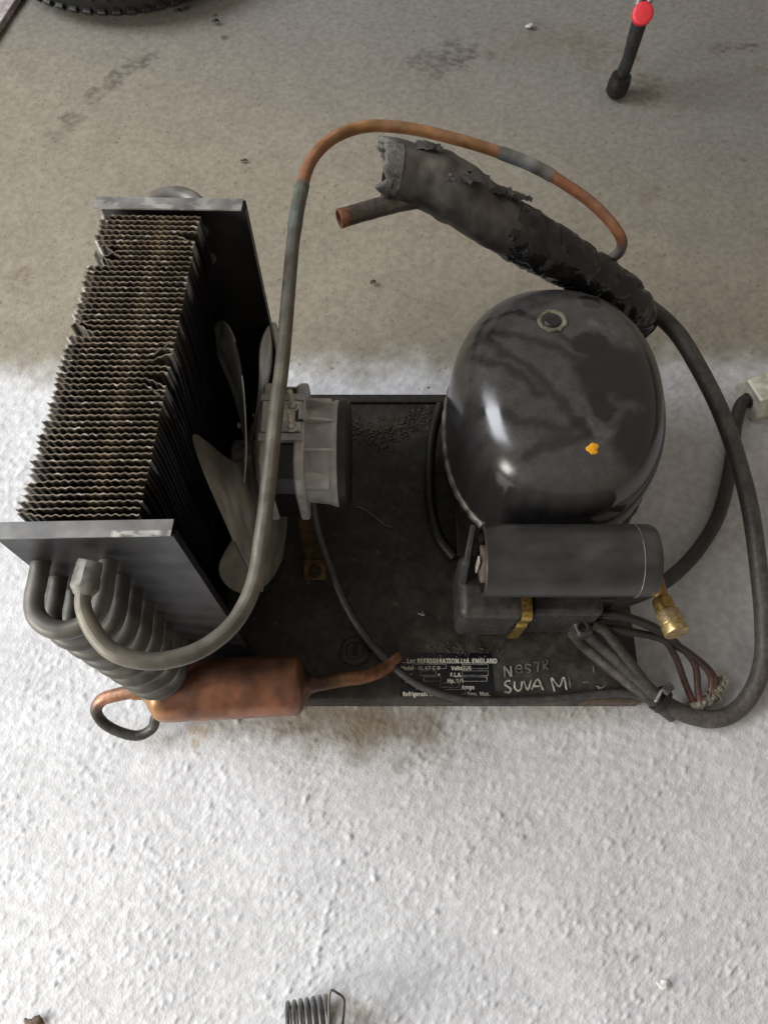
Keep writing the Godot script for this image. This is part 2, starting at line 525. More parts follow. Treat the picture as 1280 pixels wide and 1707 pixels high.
func make_base() -> void:
	var x0 := -0.178; var x1 := 0.2245; var z0 := -0.4325; var z1 := -0.1195
	var mb := MB.new()
	var col := Color(0.026, 0.023, 0.020)
	# top sheet as a fine grid so that dust, rust and spatter show
	var nx := 150; var nzz := 116
	var st := noise(30.0, 41, 4)
	var base := 0
	for r in nzz + 7:
		for k in nx + 1:
			var x := lerpf(x0, x1, float(k) / nx)
			var z: float; var y := BASE_Y
			if r <= nzz:
				z = lerpf(z0, z1 - 0.004, float(r) / nzz)
			else:
				var a := (r - nzz) / 5.0
				if a <= 1.0:
					z = z1 - 0.004 + 0.004 * sin(a * PI / 2); y = BASE_Y - 0.004 + 0.004 * cos(a * PI / 2)
				else:
					z = z1; y = 0.001
			y += 0.00035 * st.get_noise_2d(x * 0.5, z * 0.5)
			var p := Vector3(x, y, z)
			var n1 := st.get_noise_2d(x, z); var n2 := st.get_noise_2d(x * 6.0, z * 6.0)
			var g := clampf(1.0 + 0.8 * n1 + 0.5 * n2, 0.35, 2.4)
			var c := Color(col.r * g, col.g * g, col.b * g)
			# dusty towards the near right corner, rusty along the near edge
			c = c.lerp(Color(0.085, 0.075, 0.062), clampf(smoothstep(-0.06, 0.06, x) * smoothstep(-0.26, -0.16, z) * (0.5 + 0.8 * n1), 0.0, 0.7))
			c = c.lerp(Color(0.13, 0.085, 0.045), clampf(smoothstep(z1 - 0.006, z1, z) * smoothstep(0.1, 0.2, x + 0.15 * n1) * 0.8, 0.0, 0.8))
			if n2 > 0.56: c = c.lerp(Color(0.16, 0.145, 0.12), minf(0.8, (n2 - 0.56) * 5.0))
			c = c.lerp(Color(0.085, 0.066, 0.048), clampf(smoothstep(0.05, 0.0, Vector2((x - 0.008) * 0.8, (z + 0.393) * 1.7).length() - 0.012 * n1) * (0.6 + n2), 0.0, 0.9))
			mb.vt(p, c)
	mb.grid(base, nzz + 7, nx + 1, false)
	# left, right and rear flanges
	for e in 2:
		var x := x0 if e == 0 else x1
		mb.flat_quad(v(x, BASE_Y - 0.0002, z0), v(x, BASE_Y - 0.0002, z1 - 0.003), v(x, 0.001, z1 - 0.0005), v(x, 0.001, z0), col)
	mb.flat_quad(v(x0, BASE_Y - 0.0002, z0), v(x1, BASE_Y - 0.0002, z0), v(x1, 0.001, z0), v(x0, 0.001, z0), col)
	mb.flat_quad(v(x0, 0.001, z0), v(x1, 0.001, z0), v(x1, 0.001, z1), v(x0, 0.001, z1), col)
	var bp := obj("base_plate", mb.mesh(mat(0.62, 0.0, {"scale": 12.0, "bump": 0.012})), unit)
	# raised rear rib
	mb = MB.new()
	rbox(mb, v(x1 - x0 - 0.01, 0.004, 0.01), 0.0018, Transform3D(Basis(), v((x0 + x1) / 2, BASE_Y + 0.0015, z0 + 0.006)), col, 0.4)
	obj("rear_rib", mb.mesh(satin_black), bp)
	# slotted mounting boss with washer
	var c0 := v(-0.0257, 0.0225, -0.1644)
	mb = MB.new()
	lathe(mb, [Vector2(0.0135, -0.001), Vector2(0.0135, 0.0015), Vector2(0.0115, 0.0026), Vector2(0.0085, 0.0026), Vector2(0.0075, 0.001), Vector2(0.0, 0.001)], 28, axis(c0, Vector3.UP), Color(0.045, 0.035, 0.028), 0.4)
	var ws := obj("slotted_washer", mb.mesh(mat(0.5, 0.3)), bp)
	mb = MB.new()
	rbox(mb, v(0.0045, 0.0008, 0.011), 0.00035, Transform3D(Basis(), c0 + v(0, 0.0012, -0.001)), Color(0.004, 0.004, 0.004), 0.0)
	obj("slot", mb.mesh(dull), ws)
	# maker's plate
	var pl := MB.new()
	var a := v(0.0139, 0.0223, -0.1623); var b := v(0.0956, 0.0223, -0.1243)
	rbox(pl, v(b.x - a.x, 0.0007, b.z - a.z), 0.0003, Transform3D(Basis(), (a + b) / 2), Color(0.007, 0.008, 0.013), 0.5, {"inner": 24})
	var plate := obj("maker_plate", pl.mesh(mat(0.30, 0.0, {"scale": 30.0})), bp)
	var lines := MB.new()
	var ink := Color(0.50, 0.50, 0.48)
	var rects := [[v(0.0244, 0.0227, -0.1525), v(0.0551, 0.0227, -0.1483)], [v(0.0691, 0.0227, -0.1525), v(0.0922, 0.0227, -0.1483)], [v(0.0318, 0.0227, -0.1467), v(0.0459, 0.0227, -0.1424)], [v(0.0688, 0.0227, -0.1467), v(0.0919, 0.0227, -0.1424)], [v(0.0348, 0.0227, -0.1414), v(0.0500, 0.0227, -0.1372)], [v(0.0628, 0.0227, -0.1414), v(0.0905, 0.0227, -0.1372)], [v(0.0489, 0.0227, -0.1361), v(0.0661, 0.0227, -0.1320)], [v(0.0524, 0.0227, -0.1304), v(0.0711, 0.0227, -0.1262)]]
	for q in rects:
		var p0: Vector3 = q[0]; var p1: Vector3 = q[1]; var w := 0.00035
		for s in [[p0.x, p0.z, p1.x, p0.z + w], [p0.x, p1.z - w, p1.x, p1.z], [p0.x, p0.z, p0.x + w, p1.z], [p1.x - w, p0.z, p1.x, p1.z]]:
			rbox(lines, v(s[2] - s[0], 0.0003, s[3] - s[1]), 0.0001, Transform3D(Basis(), v((s[0] + s[2]) / 2, 0.0227, (s[1] + s[3]) / 2)), ink, 0.8, {"seg": 1, "inner": 6})
	var lp := v(0.0149, 0.0227, -0.1541); var lq := v(0.0957, 0.0227, -0.1536)
	rbox(lines, v(lq.x - lp.x, 0.0003, 0.0005), 0.0001, Transform3D(Basis(), (lp + lq) / 2), ink, 0.8, {"seg": 1, "inner": 12})
	obj("plate_boxes", lines.mesh(dull), plate)
	text("Lec REFRIGERATION Ltd. ENGLAND", v(0.0202, 0.0227, -0.1552), 0.0043, print_white, plate, "lettering", 0.80)
	text("Model", v(0.0148, 0.0227, -0.1488), 0.0034, print_white, plate, "lettering", 0.8)
	text("SL 67 C 9", v(0.0302, 0.0227, -0.1488), 0.0031, print_white, plate, "lettering", 1.1, false)
	text("Volts", v(0.0594, 0.0227, -0.1488), 0.0036, print_white, plate, "lettering", 0.78)
	text("225", v(0.0694, 0.0227, -0.1488), 0.0034, print_white, plate, "lettering", 1.0, false)
	text("Cycles", v(0.0132, 0.0227, -0.1430), 0.0034, print_white, plate, "lettering", 0.8)
	text("+", v(0.0470, 0.0227, -0.1430), 0.0036, print_white, plate)
	text("F.L.A.", v(0.0581, 0.0227, -0.1430), 0.0036, print_white, plate, "lettering", 0.8)
	text("Watts", v(0.0184, 0.0227, -0.1377), 0.0034, print_white, plate, "lettering", 0.8)
	text("Hp.", v(0.0553, 0.0227, -0.1377), 0.0036, print_white, plate, "lettering", 0.85)
	text("1/5", v(0.0637, 0.0227, -0.1377), 0.0034, print_white, plate, "lettering", 0.9, false)
	text("Fuse", v(0.0278, 0.0227, -0.1320), 0.0036, print_white, plate, "lettering", 0.8)
	text("Amps", v(0.0677, 0.0227, -0.1320), 0.0036, print_white, plate, "lettering", 0.85)
	text("Refrigerant R.12", v(0.0162, 0.0227, -0.1262), 0.0036, print_white, plate, "lettering", 0.8)
	text("Gms. Max.", v(0.0722, 0.0227, -0.1262), 0.0036, print_white, plate, "lettering", 0.8)
	# chalk handwriting
	var hand := [
		[0.9, [v(0.1065, 0.0225, -0.1408), v(0.1068, 0.0225, -0.1503), v(0.1094, 0.0225, -0.1463), v(0.1119, 0.0225, -0.1419), v(0.1122, 0.0225, -0.1506)]],
		[0.45, [v(0.1170, 0.0225, -0.1484), v(0.1220, 0.0225, -0.1489), v(0.1207, 0.0225, -0.1516), v(0.1176, 0.0225, -0.1508), v(0.1165, 0.0225, -0.1468), v(0.1185, 0.0225, -0.1445), v(0.1224, 0.0225, -0.1461)]],
		[0.5, [v(0.1299, 0.0225, -0.1518), v(0.1262, 0.0225, -0.1522), v(0.1250, 0.0225, -0.1496), v(0.1286, 0.0225, -0.1478), v(0.1288, 0.0225, -0.1453), v(0.1247, 0.0225, -0.1451)]],
		[0.5, [v(0.1325, 0.0225, -0.1538), v(0.1411, 0.0225, -0.1553)]], [0.5, [v(0.1367, 0.0225, -0.1543), v(0.1356, 0.0225, -0.1457)]],
		[0.4, [v(0.1411, 0.0225, -0.1476), v(0.1415, 0.0225, -0.1553), v(0.1449, 0.0225, -0.1560), v(0.1443, 0.0225, -0.1528), v(0.1417, 0.0225, -0.1516), v(0.1450, 0.0225, -0.1478)]],
		[1.0, [v(0.1107, 0.0225, -0.1379), v(0.1076, 0.0225, -0.1376), v(0.1058, 0.0225, -0.1345), v(0.1088, 0.0225, -0.1325), v(0.1110, 0.0225, -0.1300), v(0.1087, 0.0225, -0.1274), v(0.1050, 0.0225, -0.1286)]],
		[1.0, [v(0.1147, 0.0225, -0.1373), v(0.1145, 0.0225, -0.1315), v(0.1170, 0.0225, -0.1291), v(0.1201, 0.0225, -0.1312), v(0.1211, 0.0225, -0.1374)]],
		[1.0, [v(0.1229, 0.0225, -0.1379), v(0.1255, 0.0225, -0.1298), v(0.1294, 0.0225, -0.1387)]],
		[1.0, [v(0.1289, 0.0225, -0.1298), v(0.1351, 0.0225, -0.1392), v(0.1390, 0.0225, -0.1297)]], [0.9, [v(0.1314, 0.0225, -0.1328), v(0.1374, 0.0225, -0.1334)]],
		[1.0, [v(0.1487, 0.0225, -0.1285), v(0.1473, 0.0225, -0.1403), v(0.1534, 0.0225, -0.1328), v(0.1579, 0.0225, -0.1410), v(0.1595, 0.0225, -0.1297)]],
		[0.55, [v(0.1626, 0.0225, -0.1404), v(0.1632, 0.0225, -0.1311)]], [0.4, [v(0.1630, 0.0225, -0.1340), v(0.1676, 0.0225, -0.1357)]],
		[0.6, [v(0.1746, 0.0225, -0.1363), v(0.1793, 0.0225, -0.1369)]],
		[0.45, [v(0.1858, 0.0225, -0.1333), v(0.1896, 0.0225, -0.1314), v(0.1946, 0.0225, -0.1342)]], [0.7, [v(0.1880, 0.0225, -0.1328), v(0.1873, 0.0225, -0.1274)]],
		[0.35, [v(0.1850, 0.0225, -0.1503), v(0.1852, 0.0225, -0.1451)]],
	]
	var words := MB.new()
	for s in hand:
		var cc := Color(0.46, 0.445, 0.40) if s[0] > 0.8 else Color(0.06, 0.055, 0.04).lerp(Color(0.40, 0.37, 0.30), s[0])
		var pp := []
		for q in s[1]: pp.append(q + v(0, 0.0002, 0))
		tube(words, pp, 0.00085 if s[0] > 0.8 else 0.0007, cc, {"sides": 8, "sub": 5, "mot": 0.9, "lump": 0.4, "lf": 900.0, "flat": 0.22})
	obj("chalk_writing", words.mesh(dull), bp)
	# caked dirt at the back of the plate, between motor and compressor
	var cake := MB.new()
	var rg := RandomNumberGenerator.new(); rg.seed = 5
	for k in 420:
		var t := rg.randf()
		var p := v(lerpf(-0.034, 0.050, t), 0.0225, -0.396 + 0.012 * sin(t * 5.0) + rg.randfn(0.0, 0.008) * (0.6 + t))
		var s := rg.randf_range(0.0004, 0.0017)
		tube(cake, [p + v(-s, -0.001, 0), p + v(0, s * 0.25, s * 0.3), p + v(s, -0.001, rg.randf_range(-s, s))], [[0.0, s * 0.3], [0.5, s], [1.0, s * 0.3]], Color(0.066, 0.053, 0.040), {"sides": 7, "sub": 3, "mot": 0.6, "lump": 0.7, "lf": 400.0, "flat": 0.22})
	for k in 45:
		var q := v(0.0669, 0.0225, -0.1655) + v(rg.randfn(0, 0.018), 0, rg.randfn(0, 0.005))
		var s := rg.randf_range(0.0005, 0.0013)
		tube(cake, [q + v(-s, -0.0008, 0), q + v(0, s * 0.3, s * 0.3), q + v(s, -0.0008, 0)], [[0.0, s * 0.3], [0.5, s], [1.0, s * 0.3]], Color(0.085, 0.075, 0.062), {"sides": 6, "sub": 3, "mot": 0.5, "lump": 0.6, "lf": 500.0, "flat": 0.6})
	var ck := obj("caked_dirt", cake.mesh(dull), bp)
	ck.set_meta("kind", "stuff")

# condenser corners: across u, near to far w
func cc(u: float, w: float, y: float) -> Vector3:
	var a := Vector2(-0.2108, -0.1560).lerp(Vector2(-0.1150, -0.1580), u)
	var b := Vector2(-0.1937, -0.4050).lerp(Vector2(-0.0932, -0.4030), u)
	var q := a.lerp(b, w)
	return Vector3(q.x, y, q.y)

func slab(mb: MB, c8: Array, col: Color, mo := 0.3, div := 10) -> void:
	# six faces of a box given by its eight corners (bottom ring, then top ring)
	for f in [[0, 1, 2, 3], [7, 6, 5, 4], [0, 4, 5, 1], [1, 5, 6, 2], [2, 6, 7, 3], [3, 7, 4, 0]]:
		var base := mb.p.size()
		for r in div + 1:
			for k in div + 1:
				var s := float(r) / div; var t := float(k) / div
				var p: Vector3 = (c8[f[0]] as Vector3).lerp(c8[f[1]], t).lerp((c8[f[3]] as Vector3).lerp(c8[f[2]], t), s)
				mb.vt(p, mott(col, p, mo))
		mb.grid(base, div + 1, div + 1)

func make_condenser() -> void:
	var H := 0.31
	var core := MB.new()
	var tube_dark := Color(0.02, 0.018, 0.016)
	for k in 9:
		for u in [0.08, 0.50]:
			tube(core, [cc(u, 0.01, 0.272 - 0.027 * k), cc(u, 0.99, 0.272 - 0.027 * k)], 0.0062, tube_dark, {"sides": 8, "sub": 2})
	var coil := obj("condenser_coil", core.mesh(dull), unit)
	# end plates: sheet with a flange folded in along the top and the right edge
	var pm := mat(0.5, 0.05, {"scale": 3.0})
	for e in 2:
		var mb := MB.new()
		var w0 := 0.0 if e == 0 else 1.0
		var th := 0.006 if e == 0 else -0.006
		var fl := 0.040 if e == 0 else -0.040
		var col := Color(0.024, 0.023, 0.026) if e == 0 else Color(0.03, 0.028, 0.026)
		slab(mb, [cc(0, w0, 0.018), cc(1, w0, 0.018), cc(1, w0 + th, 0.018), cc(0, w0 + th, 0.018), cc(0, w0, H), cc(1, w0, H), cc(1, w0 + th, H), cc(0, w0 + th, H)], col, 0.25, 20)
		slab(mb, [cc(0.987, w0 + th, 0.02), cc(1, w0 + th, 0.02), cc(1, w0 + 0.022 * signf(th), 0.02), cc(0.987, w0 + 0.022 * signf(th), 0.02), cc(0.987, w0 + th, H - 0.004), cc(1, w0 + th, H - 0.004), cc(1, w0 + 0.022 * signf(th), H - 0.004), cc(0.987, w0 + 0.022 * signf(th), H - 0.004)], col * 0.6, 0.25, 6)
		var ep := obj("end_plate", mb.mesh(pm), coil)
		mb = MB.new()
		var gc := Color(0.24, 0.236, 0.232) if e == 0 else Color(0.26, 0.255, 0.24)
		slab(mb, [cc(-0.005, w0, H + 0.0002), cc(0.985, w0, H + 0.0002), cc(0.985, w0 + fl, H + 0.0002), cc(-0.005, w0 + fl, H + 0.0002), cc(-0.005, w0, H + 0.0014), cc(0.985, w0, H + 0.0014), cc(0.985, w0 + fl, H + 0.0014), cc(-0.005, w0 + fl, H + 0.0014)], gc, 0.14, 40)
		# bare and flaking patches along the flange
		var chip := Color(0.62, 0.61, 0.56)
		for q in mb.p.size():
			var uu := (mb.p[q].x + 0.2108) / 0.1
			var s := nz.get_noise_3dv(mb.p[q] * 75.0 + v(e * 5.0, 0, 0))
			if e == 0:
				var edge_d := absf(mb.p[q].z - cc(uu, 0.0, H).z)
				if uu > 0.62 and edge_d < 0.0035 and s > -0.15: mb.c[q] = chip
			elif s > 0.12: mb.c[q] = mb.c[q].lerp(Color(0.45, 0.45, 0.42), 0.7)
		var fo := obj("flange", mb.mesh(mat(0.6, 0.1, {"scale": 4.0})), coil)
	# fins
	var fm := mat(0.6, 0.1, {"scale": 24.0, "grime": true})
	var rg := RandomNumberGenerator.new(); rg.seed = 11
	var count := 54
	for k in count:
		var w := lerpf(0.028, 0.955, float(k) / (count - 1))
		var mb := MB.new()
		var nu := 84; var ys := [0.03, 0.12, 0.20, 0.26, 0.285, 0.297, 0.302, 0.3045, 0.306]
		var bl := rg.randf_range(-0.2, 0.2); var br := rg.randf_range(-0.2, 0.2)
		if rg.randf() < 0.15: bl += rg.randf_range(-1.2, 1.2)
		# the damaged places: fins pushed over in bunches
		if k in [44, 45]: bl = 4.2
		if k in [46]: bl = -2.6
		if k in [31, 32]: bl = 3.6 - (k - 31) * 1.2
		if k == 33: bl = -1.4
		if k in [22, 23]: br = -4.0 + (k - 22) * 1.5
		if k in [27]: br = 4.0
		if k in [26]: br = 2.2
		if k == 49: br = -2.4
		var ul := 0.035 + rg.randf_range(-0.008, 0.008); var ur := lerpf(0.765, 0.70, w) + rg.randf_range(-0.005, 0.005)
		if k in [45, 46, 47]: ul += 0.06
		var ph := rg.randf_range(-0.06, 0.06); var amp := rg.randf_range(0.0003, 0.00048)
		var tips := rg.randf()
		for side in 2:
			var base := mb.p.size()
			for r in ys.size():
				for j in nu + 1:
					var f := float(j) / nu
					var u := lerpf(ul, ur - 0.055 * smoothstep(0.285, 0.20, ys[r]), f)
					var y: float = ys[r]
					var top := smoothstep(0.24, 0.306, y)
					var p := cc(u, w, y)
					p.y -= 0.0012 * smoothstep(0.05, 0.0, f) * top * absf(bl)
					p.z += amp * sin(TAU * (f * 14.5 + ph)) + 0.0004 * nz.get_noise_2d(f * 9.0, k * 3.7) * top
					p.z -= top * (bl * 0.0022 * pow(smoothstep(0.24, 0.0, f), 1.2) + br * 0.0022 * pow(smoothstep(0.78, 1.0, f), 1.2))
					var half := 0.00018 + 0.00022 * smoothstep(0.302, 0.306, y)
					p.z += half if side == 0 else -half
					var c := Color(0.012, 0.011, 0.010) if y > 0.297 and f < 0.96 else Color(0.004, 0.0037, 0.0035)
					var dustw := smoothstep(0.290, 0.306, y)
					var st := 0.45 + 0.5 * nz.get_noise_3dv(p * v(60, 10, 25)) + 0.75 * exp(-pow((f - 0.62) / 0.06, 2.0)) + 0.4 * exp(-pow((f - 0.25) / 0.05, 2.0))
					c = c.lerp(Color(0.24, 0.185, 0.125), clampf(dustw * st * 0.8, 0.0, 1.0))
					if f < 0.05 and top > 0.5 and tips > 0.55: c = c.lerp(Color(0.72, 0.71, 0.69), smoothstep(0.05, 0.01, f))
					if f > 0.965 and top > 0.8 and tips < 0.4: c = c.lerp(Color(0.55, 0.54, 0.52), 0.6)
					if y > 0.3055 and nz.get_noise_3dv(p * 130.0) > 0.42: c = Color(0.6, 0.59, 0.56)
					mb.vt(p, c)
			mb.grid(base, ys.size(), nu + 1, side == 0)
		# the rim that joins the two faces along the top
		var fc := ys.size() * (nu + 1)
		var t0 := (ys.size() - 1) * (nu + 1)
		for j in nu:
			var ids := []
			for q in [t0 + j, t0 + j + 1, fc + t0 + j + 1, fc + t0 + j]: ids.append(mb.vt(mb.p[q], mb.c[q].lerp(Color(0.36, 0.275, 0.185), 0.42 + 0.5 * nz.get_noise_3dv(mb.p[q] * v(70, 1, 30))), Vector3.UP))
			mb.quad(ids[3], ids[2], ids[1], ids[0])
		obj("fin", mb.mesh(fm), coil)
	# return bends, near and far
	var bm := mat(0.55, 0.1, {"scale": 6.0})
	for k in 8:
		var y := 0.272 - 0.027 * k
		var mb := MB.new()
		var pts := [cc(0.08, 0.0, y)]
		var l := cc(0.085, 0.0, y); var r := cc(0.50, 0.0, y)
		var sep := (r - l).length()
		var rr := sep * 0.5
		pts = [l + v(0, 0, -0.004), l + v(0, 0, 0.013)]
		var mid := (l + r) * 0.5 + v(0, 0, 0.022)
		for q in 7:
			var a := PI - PI * q / 6.0
			pts.append(mid + v(cos(a) * rr, 0, sin(a) * rr * 0.95))
		pts.append(r + v(0, 0, 0.013)); pts.append(r + v(0, 0, -0.004))
		tube(mb, pts, 0.0057, Color(0.085, 0.079, 0.070) * (1.5 if k == 0 else 0.7), {"sides": 18, "sub": 6, "mot": 0.2, "dust": 0.4, "dustc": Color(0.24, 0.22, 0.17)})
		obj("return_bend", mb.mesh(bm), coil)
	for k in 2:
		var y := 0.283 - 0.027 * k
		var mb := MB.new()
		var mid := cc(0.42, 1.0, y) + v(0, 0, -0.010)
		var pts := [mid + v(-0.021, 0, 0.012)]
		for q in 7:
			var a := PI - PI * q / 6.0
			pts.append(mid + v(cos(a) * 0.021, 0, -sin(a) * 0.021))
		pts.append(mid + v(0.021, 0, 0.012))
		tube(mb, pts, 0.0068, Color(0.2, 0.19, 0.17), {"sides": 14, "sub": 4, "mot": 0.3, "dust": 0.6, "dustc": Color(0.35, 0.33, 0.28)})
		obj("return_bend", mb.mesh(bm), coil)
	# flattened inlet tube end at the top of the near plate
	var inl := MB.new()
	tube(inl, [v(-0.1652, 0.2920, -0.1504), v(-0.1661, 0.2910, -0.1454), v(-0.1670, 0.2900, -0.1380), v(-0.1678, 0.2885, -0.1314)], [[0.0, 0.0072], [0.45, 0.0078], [0.8, 0.0085], [1.0, 0.0055]], Color(0.16, 0.15, 0.135), {"sides": 18, "sub": 6, "mot": 0.25, "dust": 0.6, "dustc": Color(0.32, 0.30, 0.25), "flat": 0.75, "lump": 0.12, "lf": 120.0})
	obj("inlet_stub", inl.mesh(bm), coil)

func make_fan() -> void:
	var hub := v(-0.1125, 0.138, -0.298)
	var mb := MB.new()
	lathe(mb, [Vector2(0, -0.012), Vector2(0.012, -0.012), Vector2(0.0145, -0.010), Vector2(0.0145, 0.006), Vector2(0.011, 0.007), Vector2(0.0105, 0.014), Vector2(0.016, 0.0145), Vector2(0.016, 0.018), Vector2(0.008, 0.019), Vector2(0.008, 0.024)], 28, axis(hub, Vector3.RIGHT), Color(0.20, 0.185, 0.165), 0.3)
	var fan := obj("fan", mb.mesh(mat(0.55, 0.3, {"scale": 20.0})), unit)
	var bm := mat(0.42, 0.3, {"scale": 6.0})
	for b in 4:
		mb = MB.new()
		var th0 := deg_to_rad([5.0, 101.0, 208.0, 298.0][b])
		var nr := 26; var ns := 22
		for side in 2:
			var base := mb.p.size()
			for r in nr + 1:
				var f := float(r) / nr
				var rad := 0.010 + 0.115 * sin(f * PI / 2)
				var hw := deg_to_rad(lerpf(24.0, 48.0, smoothstep(0.0, 0.55, f)))
				var q := maxf(0.0, (rad - 0.070) / 0.0555)
				hw *= pow(maxf(0.0, 1.0 - pow(q, 2.2)), 0.5)
				for s in ns + 1:
					var g := 2.0 * s / ns - 1.0
					var th := th0 + hw * g
					var x := -g * rad * 0.205 * (hw / deg_to_rad(48.0)) + 0.018 * (1.0 - pow(g * hw / deg_to_rad(48.0), 2.0)) * rad / 0.1 - 0.007 * rad / 0.1
					var p := hub + v(x, rad * cos(th), -rad * sin(th))
					p.x += 0.0004 if side == 0 else -0.0004
					var c := Color(0.50, 0.475, 0.43)
					c = c.lerp(Color(0.54, 0.48, 0.39), clampf(0.5 + nz.get_noise_3dv(p * 30.0), 0.0, 1.0))
					mb.vt(p, mott(c, p, 0.2))
			mb.grid(base, nr + 1, ns + 1, side == 0)
		var half := (nr + 1) * (ns + 1)
		for r in nr:
			for s in [0, ns]:
				var a: int = r * (ns + 1) + s
				var b2: int = a + ns + 1
				var ids := []
				for q in [a, b2, b2 + half, a + half]: ids.append(mb.vt(mb.p[q], Color(0.36, 0.34, 0.30)))
				mb.quad(ids[0], ids[1], ids[2], ids[3])
		var bl := obj("blade", mb.mesh(bm), fan)
		var rv := MB.new()
		var rp := hub + v(0.001, 0.046 * cos(th0), -0.046 * sin(th0))
		lathe(rv, [Vector2(0.0026, -0.001), Vector2(0.0024, 0.001), Vector2(0.0015, 0.0022), Vector2(0, 0.0025)], 12, axis(rp, Vector3.RIGHT), Color(0.35, 0.34, 0.32))
		obj("rivet", rv.mesh(steel), bl)

func oct(r: float, top: float) -> PackedVector2Array:
	# motor outline, local x = world z, local y = up
	var pts := PackedVector2Array()
	for q in [[-0.72, 1.0], [0.66, 1.0], [0.90, 0.80], [1.0, 0.45], [1.0, -0.5], [0.62, -0.98], [-0.62, -0.98], [-1.0, -0.5], [-1.0, 0.62]]:
		pts.append(Vector2(q[0] * r, q[1] * r * (top if q[1] > 0.7 else 1.0)))
	return pts

func make_motor() -> void:
	var o := v(-0.002, 0.139, -0.301)
	var side := Basis(Vector3(0, 0, 1), Vector3(0, 1, 0), Vector3(-1, 0, 0))
	var al := Color(0.63, 0.615, 0.60)
	var mb := MB.new()
	prism(mb, oct(0.0465, 1.0), 0.024, Transform3D(side, o + v(-0.0865, 0, 0)), Color(0.012, 0.0115, 0.012), 0.0012)
	var motor := obj("fan_motor", mb.mesh(black_paint), unit)
	# left bell
	mb = MB.new()
	prism(mb, oct(0.0488, 1.0), 0.0085, Transform3D(side, o + v(-0.0925, 0, 0)), al, 0.0015)
	lathe(mb, [Vector2(0.0455, -0.092), Vector2(0.043, -0.096), Vector2(0.036, -0.0985), Vector2(0.02, -0.0995), Vector2(0.011, -0.100), Vector2(0.0105, -0.106), Vector2(0, -0.107)], 40, axis(o, Vector3.RIGHT), al * 0.9, 0.2)
	obj("front_bell", mb.mesh(alloy), motor)
	# right bell with ribs
	mb = MB.new()
	prism(mb, oct(0.0488, 1.0), 0.0075, Transform3D(side, o + v(-0.0665, 0, 0)), al, 0.0015)
	lathe(mb, [Vector2(0.0405, -0.060), Vector2(0.0405, -0.056), Vector2(0.0420, -0.042), Vector2(0.0440, -0.0365), Vector2(0.0435, -0.034), Vector2(0.030, -0.0335), Vector2(0.0, -0.0335)], 48, axis(o, Vector3.RIGHT), al * 0.95, 0.2)
	for a in [-38.0, -8.0, 24.0]:
		var d := v(0, cos(deg_to_rad(a)), sin(deg_to_rad(a)))
		var tn := v(0, -d.z, d.y) * 0.0011
		var p0 := o + d * 0.0385
		slab(mb, [p0 + v(-0.060, 0, 0) - tn, p0 + v(-0.060, 0, 0) + tn, p0 + v(-0.037, 0, 0) + tn, p0 + v(-0.037, 0, 0) - tn, p0 + d * 0.009 + v(-0.060, 0, 0) - tn, p0 + d * 0.009 + v(-0.060, 0, 0) + tn, p0 + d * 0.0055 + v(-0.037, 0, 0) + tn, p0 + d * 0.0055 + v(-0.037, 0, 0) - tn], al, 0.15, 3)
	obj("rear_bell", mb.mesh(alloy), motor)
	# bolt bosses, sunk into the rear bell
	for a in [62.0, 150.0, -62.0]:
		var d := v(0, cos(deg_to_rad(a)), sin(deg_to_rad(a)))
		var b := MB.new()
		lathe(b, [Vector2(0.0098, -0.061), Vector2(0.0098, -0.042), Vector2(0.0088, -0.0405), Vector2(0.0075, -0.0405), Vector2(0.007, -0.050), Vector2(0, -0.050)], 24, axis(o + d * 0.0355, Vector3.RIGHT), [[0.0, al], [0.55, al], [0.7, Color(0.13, 0.09, 0.055)], [1.0, Color(0.09, 0.06, 0.035)]], 0.3)
		obj("bolt_boss", b.mesh(alloy), motor)
	# dark cover at the end
	mb = MB.new()
	lathe(mb, [Vector2(0.0435, -0.0345), Vector2(0.0455, -0.0335), Vector2(0.0455, -0.0280), Vector2(0.043, -0.0255), Vector2(0.0, -0.0250)], 48, axis(o, Vector3.RIGHT), Color(0.022, 0.019, 0.018), 0.3)
	obj("end_cover", mb.mesh(satin_black), motor)
	# terminal bridge across the laminations, with two studs
	mb = MB.new()
	rbox(mb, v(0.030, 0.0075, 0.0265), 0.0008, Transform3D(Basis(), o + v(-0.0765, 0.0495, -0.0045)), al * 1.02, 0.12)
	rbox(mb, v(0.007, 0.004, 0.009), 0.0006, Transform3D(Basis(), o + v(-0.0605, 0.0505, -0.006)), al * 0.9, 0.12)
	rbox(mb, v(0.034, 0.006, 0.006), 0.0008, Transform3D(Basis(), o + v(-0.0765, 0.0485, 0.0125)), al, 0.12)
	rbox(mb, v(0.034, 0.006, 0.006), 0.0008, Transform3D(Basis(), o + v(-0.0765, 0.0485, -0.0225)), al, 0.12)
	var br := obj("terminal_bridge", mb.mesh(alloy), motor)
	mb = MB.new()
	rbox(mb, v(0.0022, 0.0006, 0.012), 0.0002, Transform3D(Basis(), o + v(-0.0645, 0.0536, -0.005)), Color(0.05, 0.045, 0.04), 0.0)
	rbox(mb, v(0.006, 0.0006, 0.0022), 0.0002, Transform3D(Basis(), o + v(-0.0625, 0.0537, 0.000)), Color(0.05, 0.045, 0.04), 0.0)
	obj("slot", mb.mesh(dull), br)
	for z in [-0.0125, 0.005]:
		mb = MB.new()
		var at := o + v(-0.0680, 0.0528, z)
		bolt(mb, at, v(-0.05, 1, -0.1), 0.0036, 0.0055, Color(0.85, 0.82, 0.75))
		tube(mb, [at + v(0, 0.004, -0.0004), at + v(-0.0004, 0.019, -0.0020)], 0.0021, Color(0.88, 0.80, 0.64), {"sides": 12, "sub": 10, "lump": 0.15, "lf": 900.0, "mot": 0.2})
		obj("terminal_stud", mb.mesh(steel), motor)
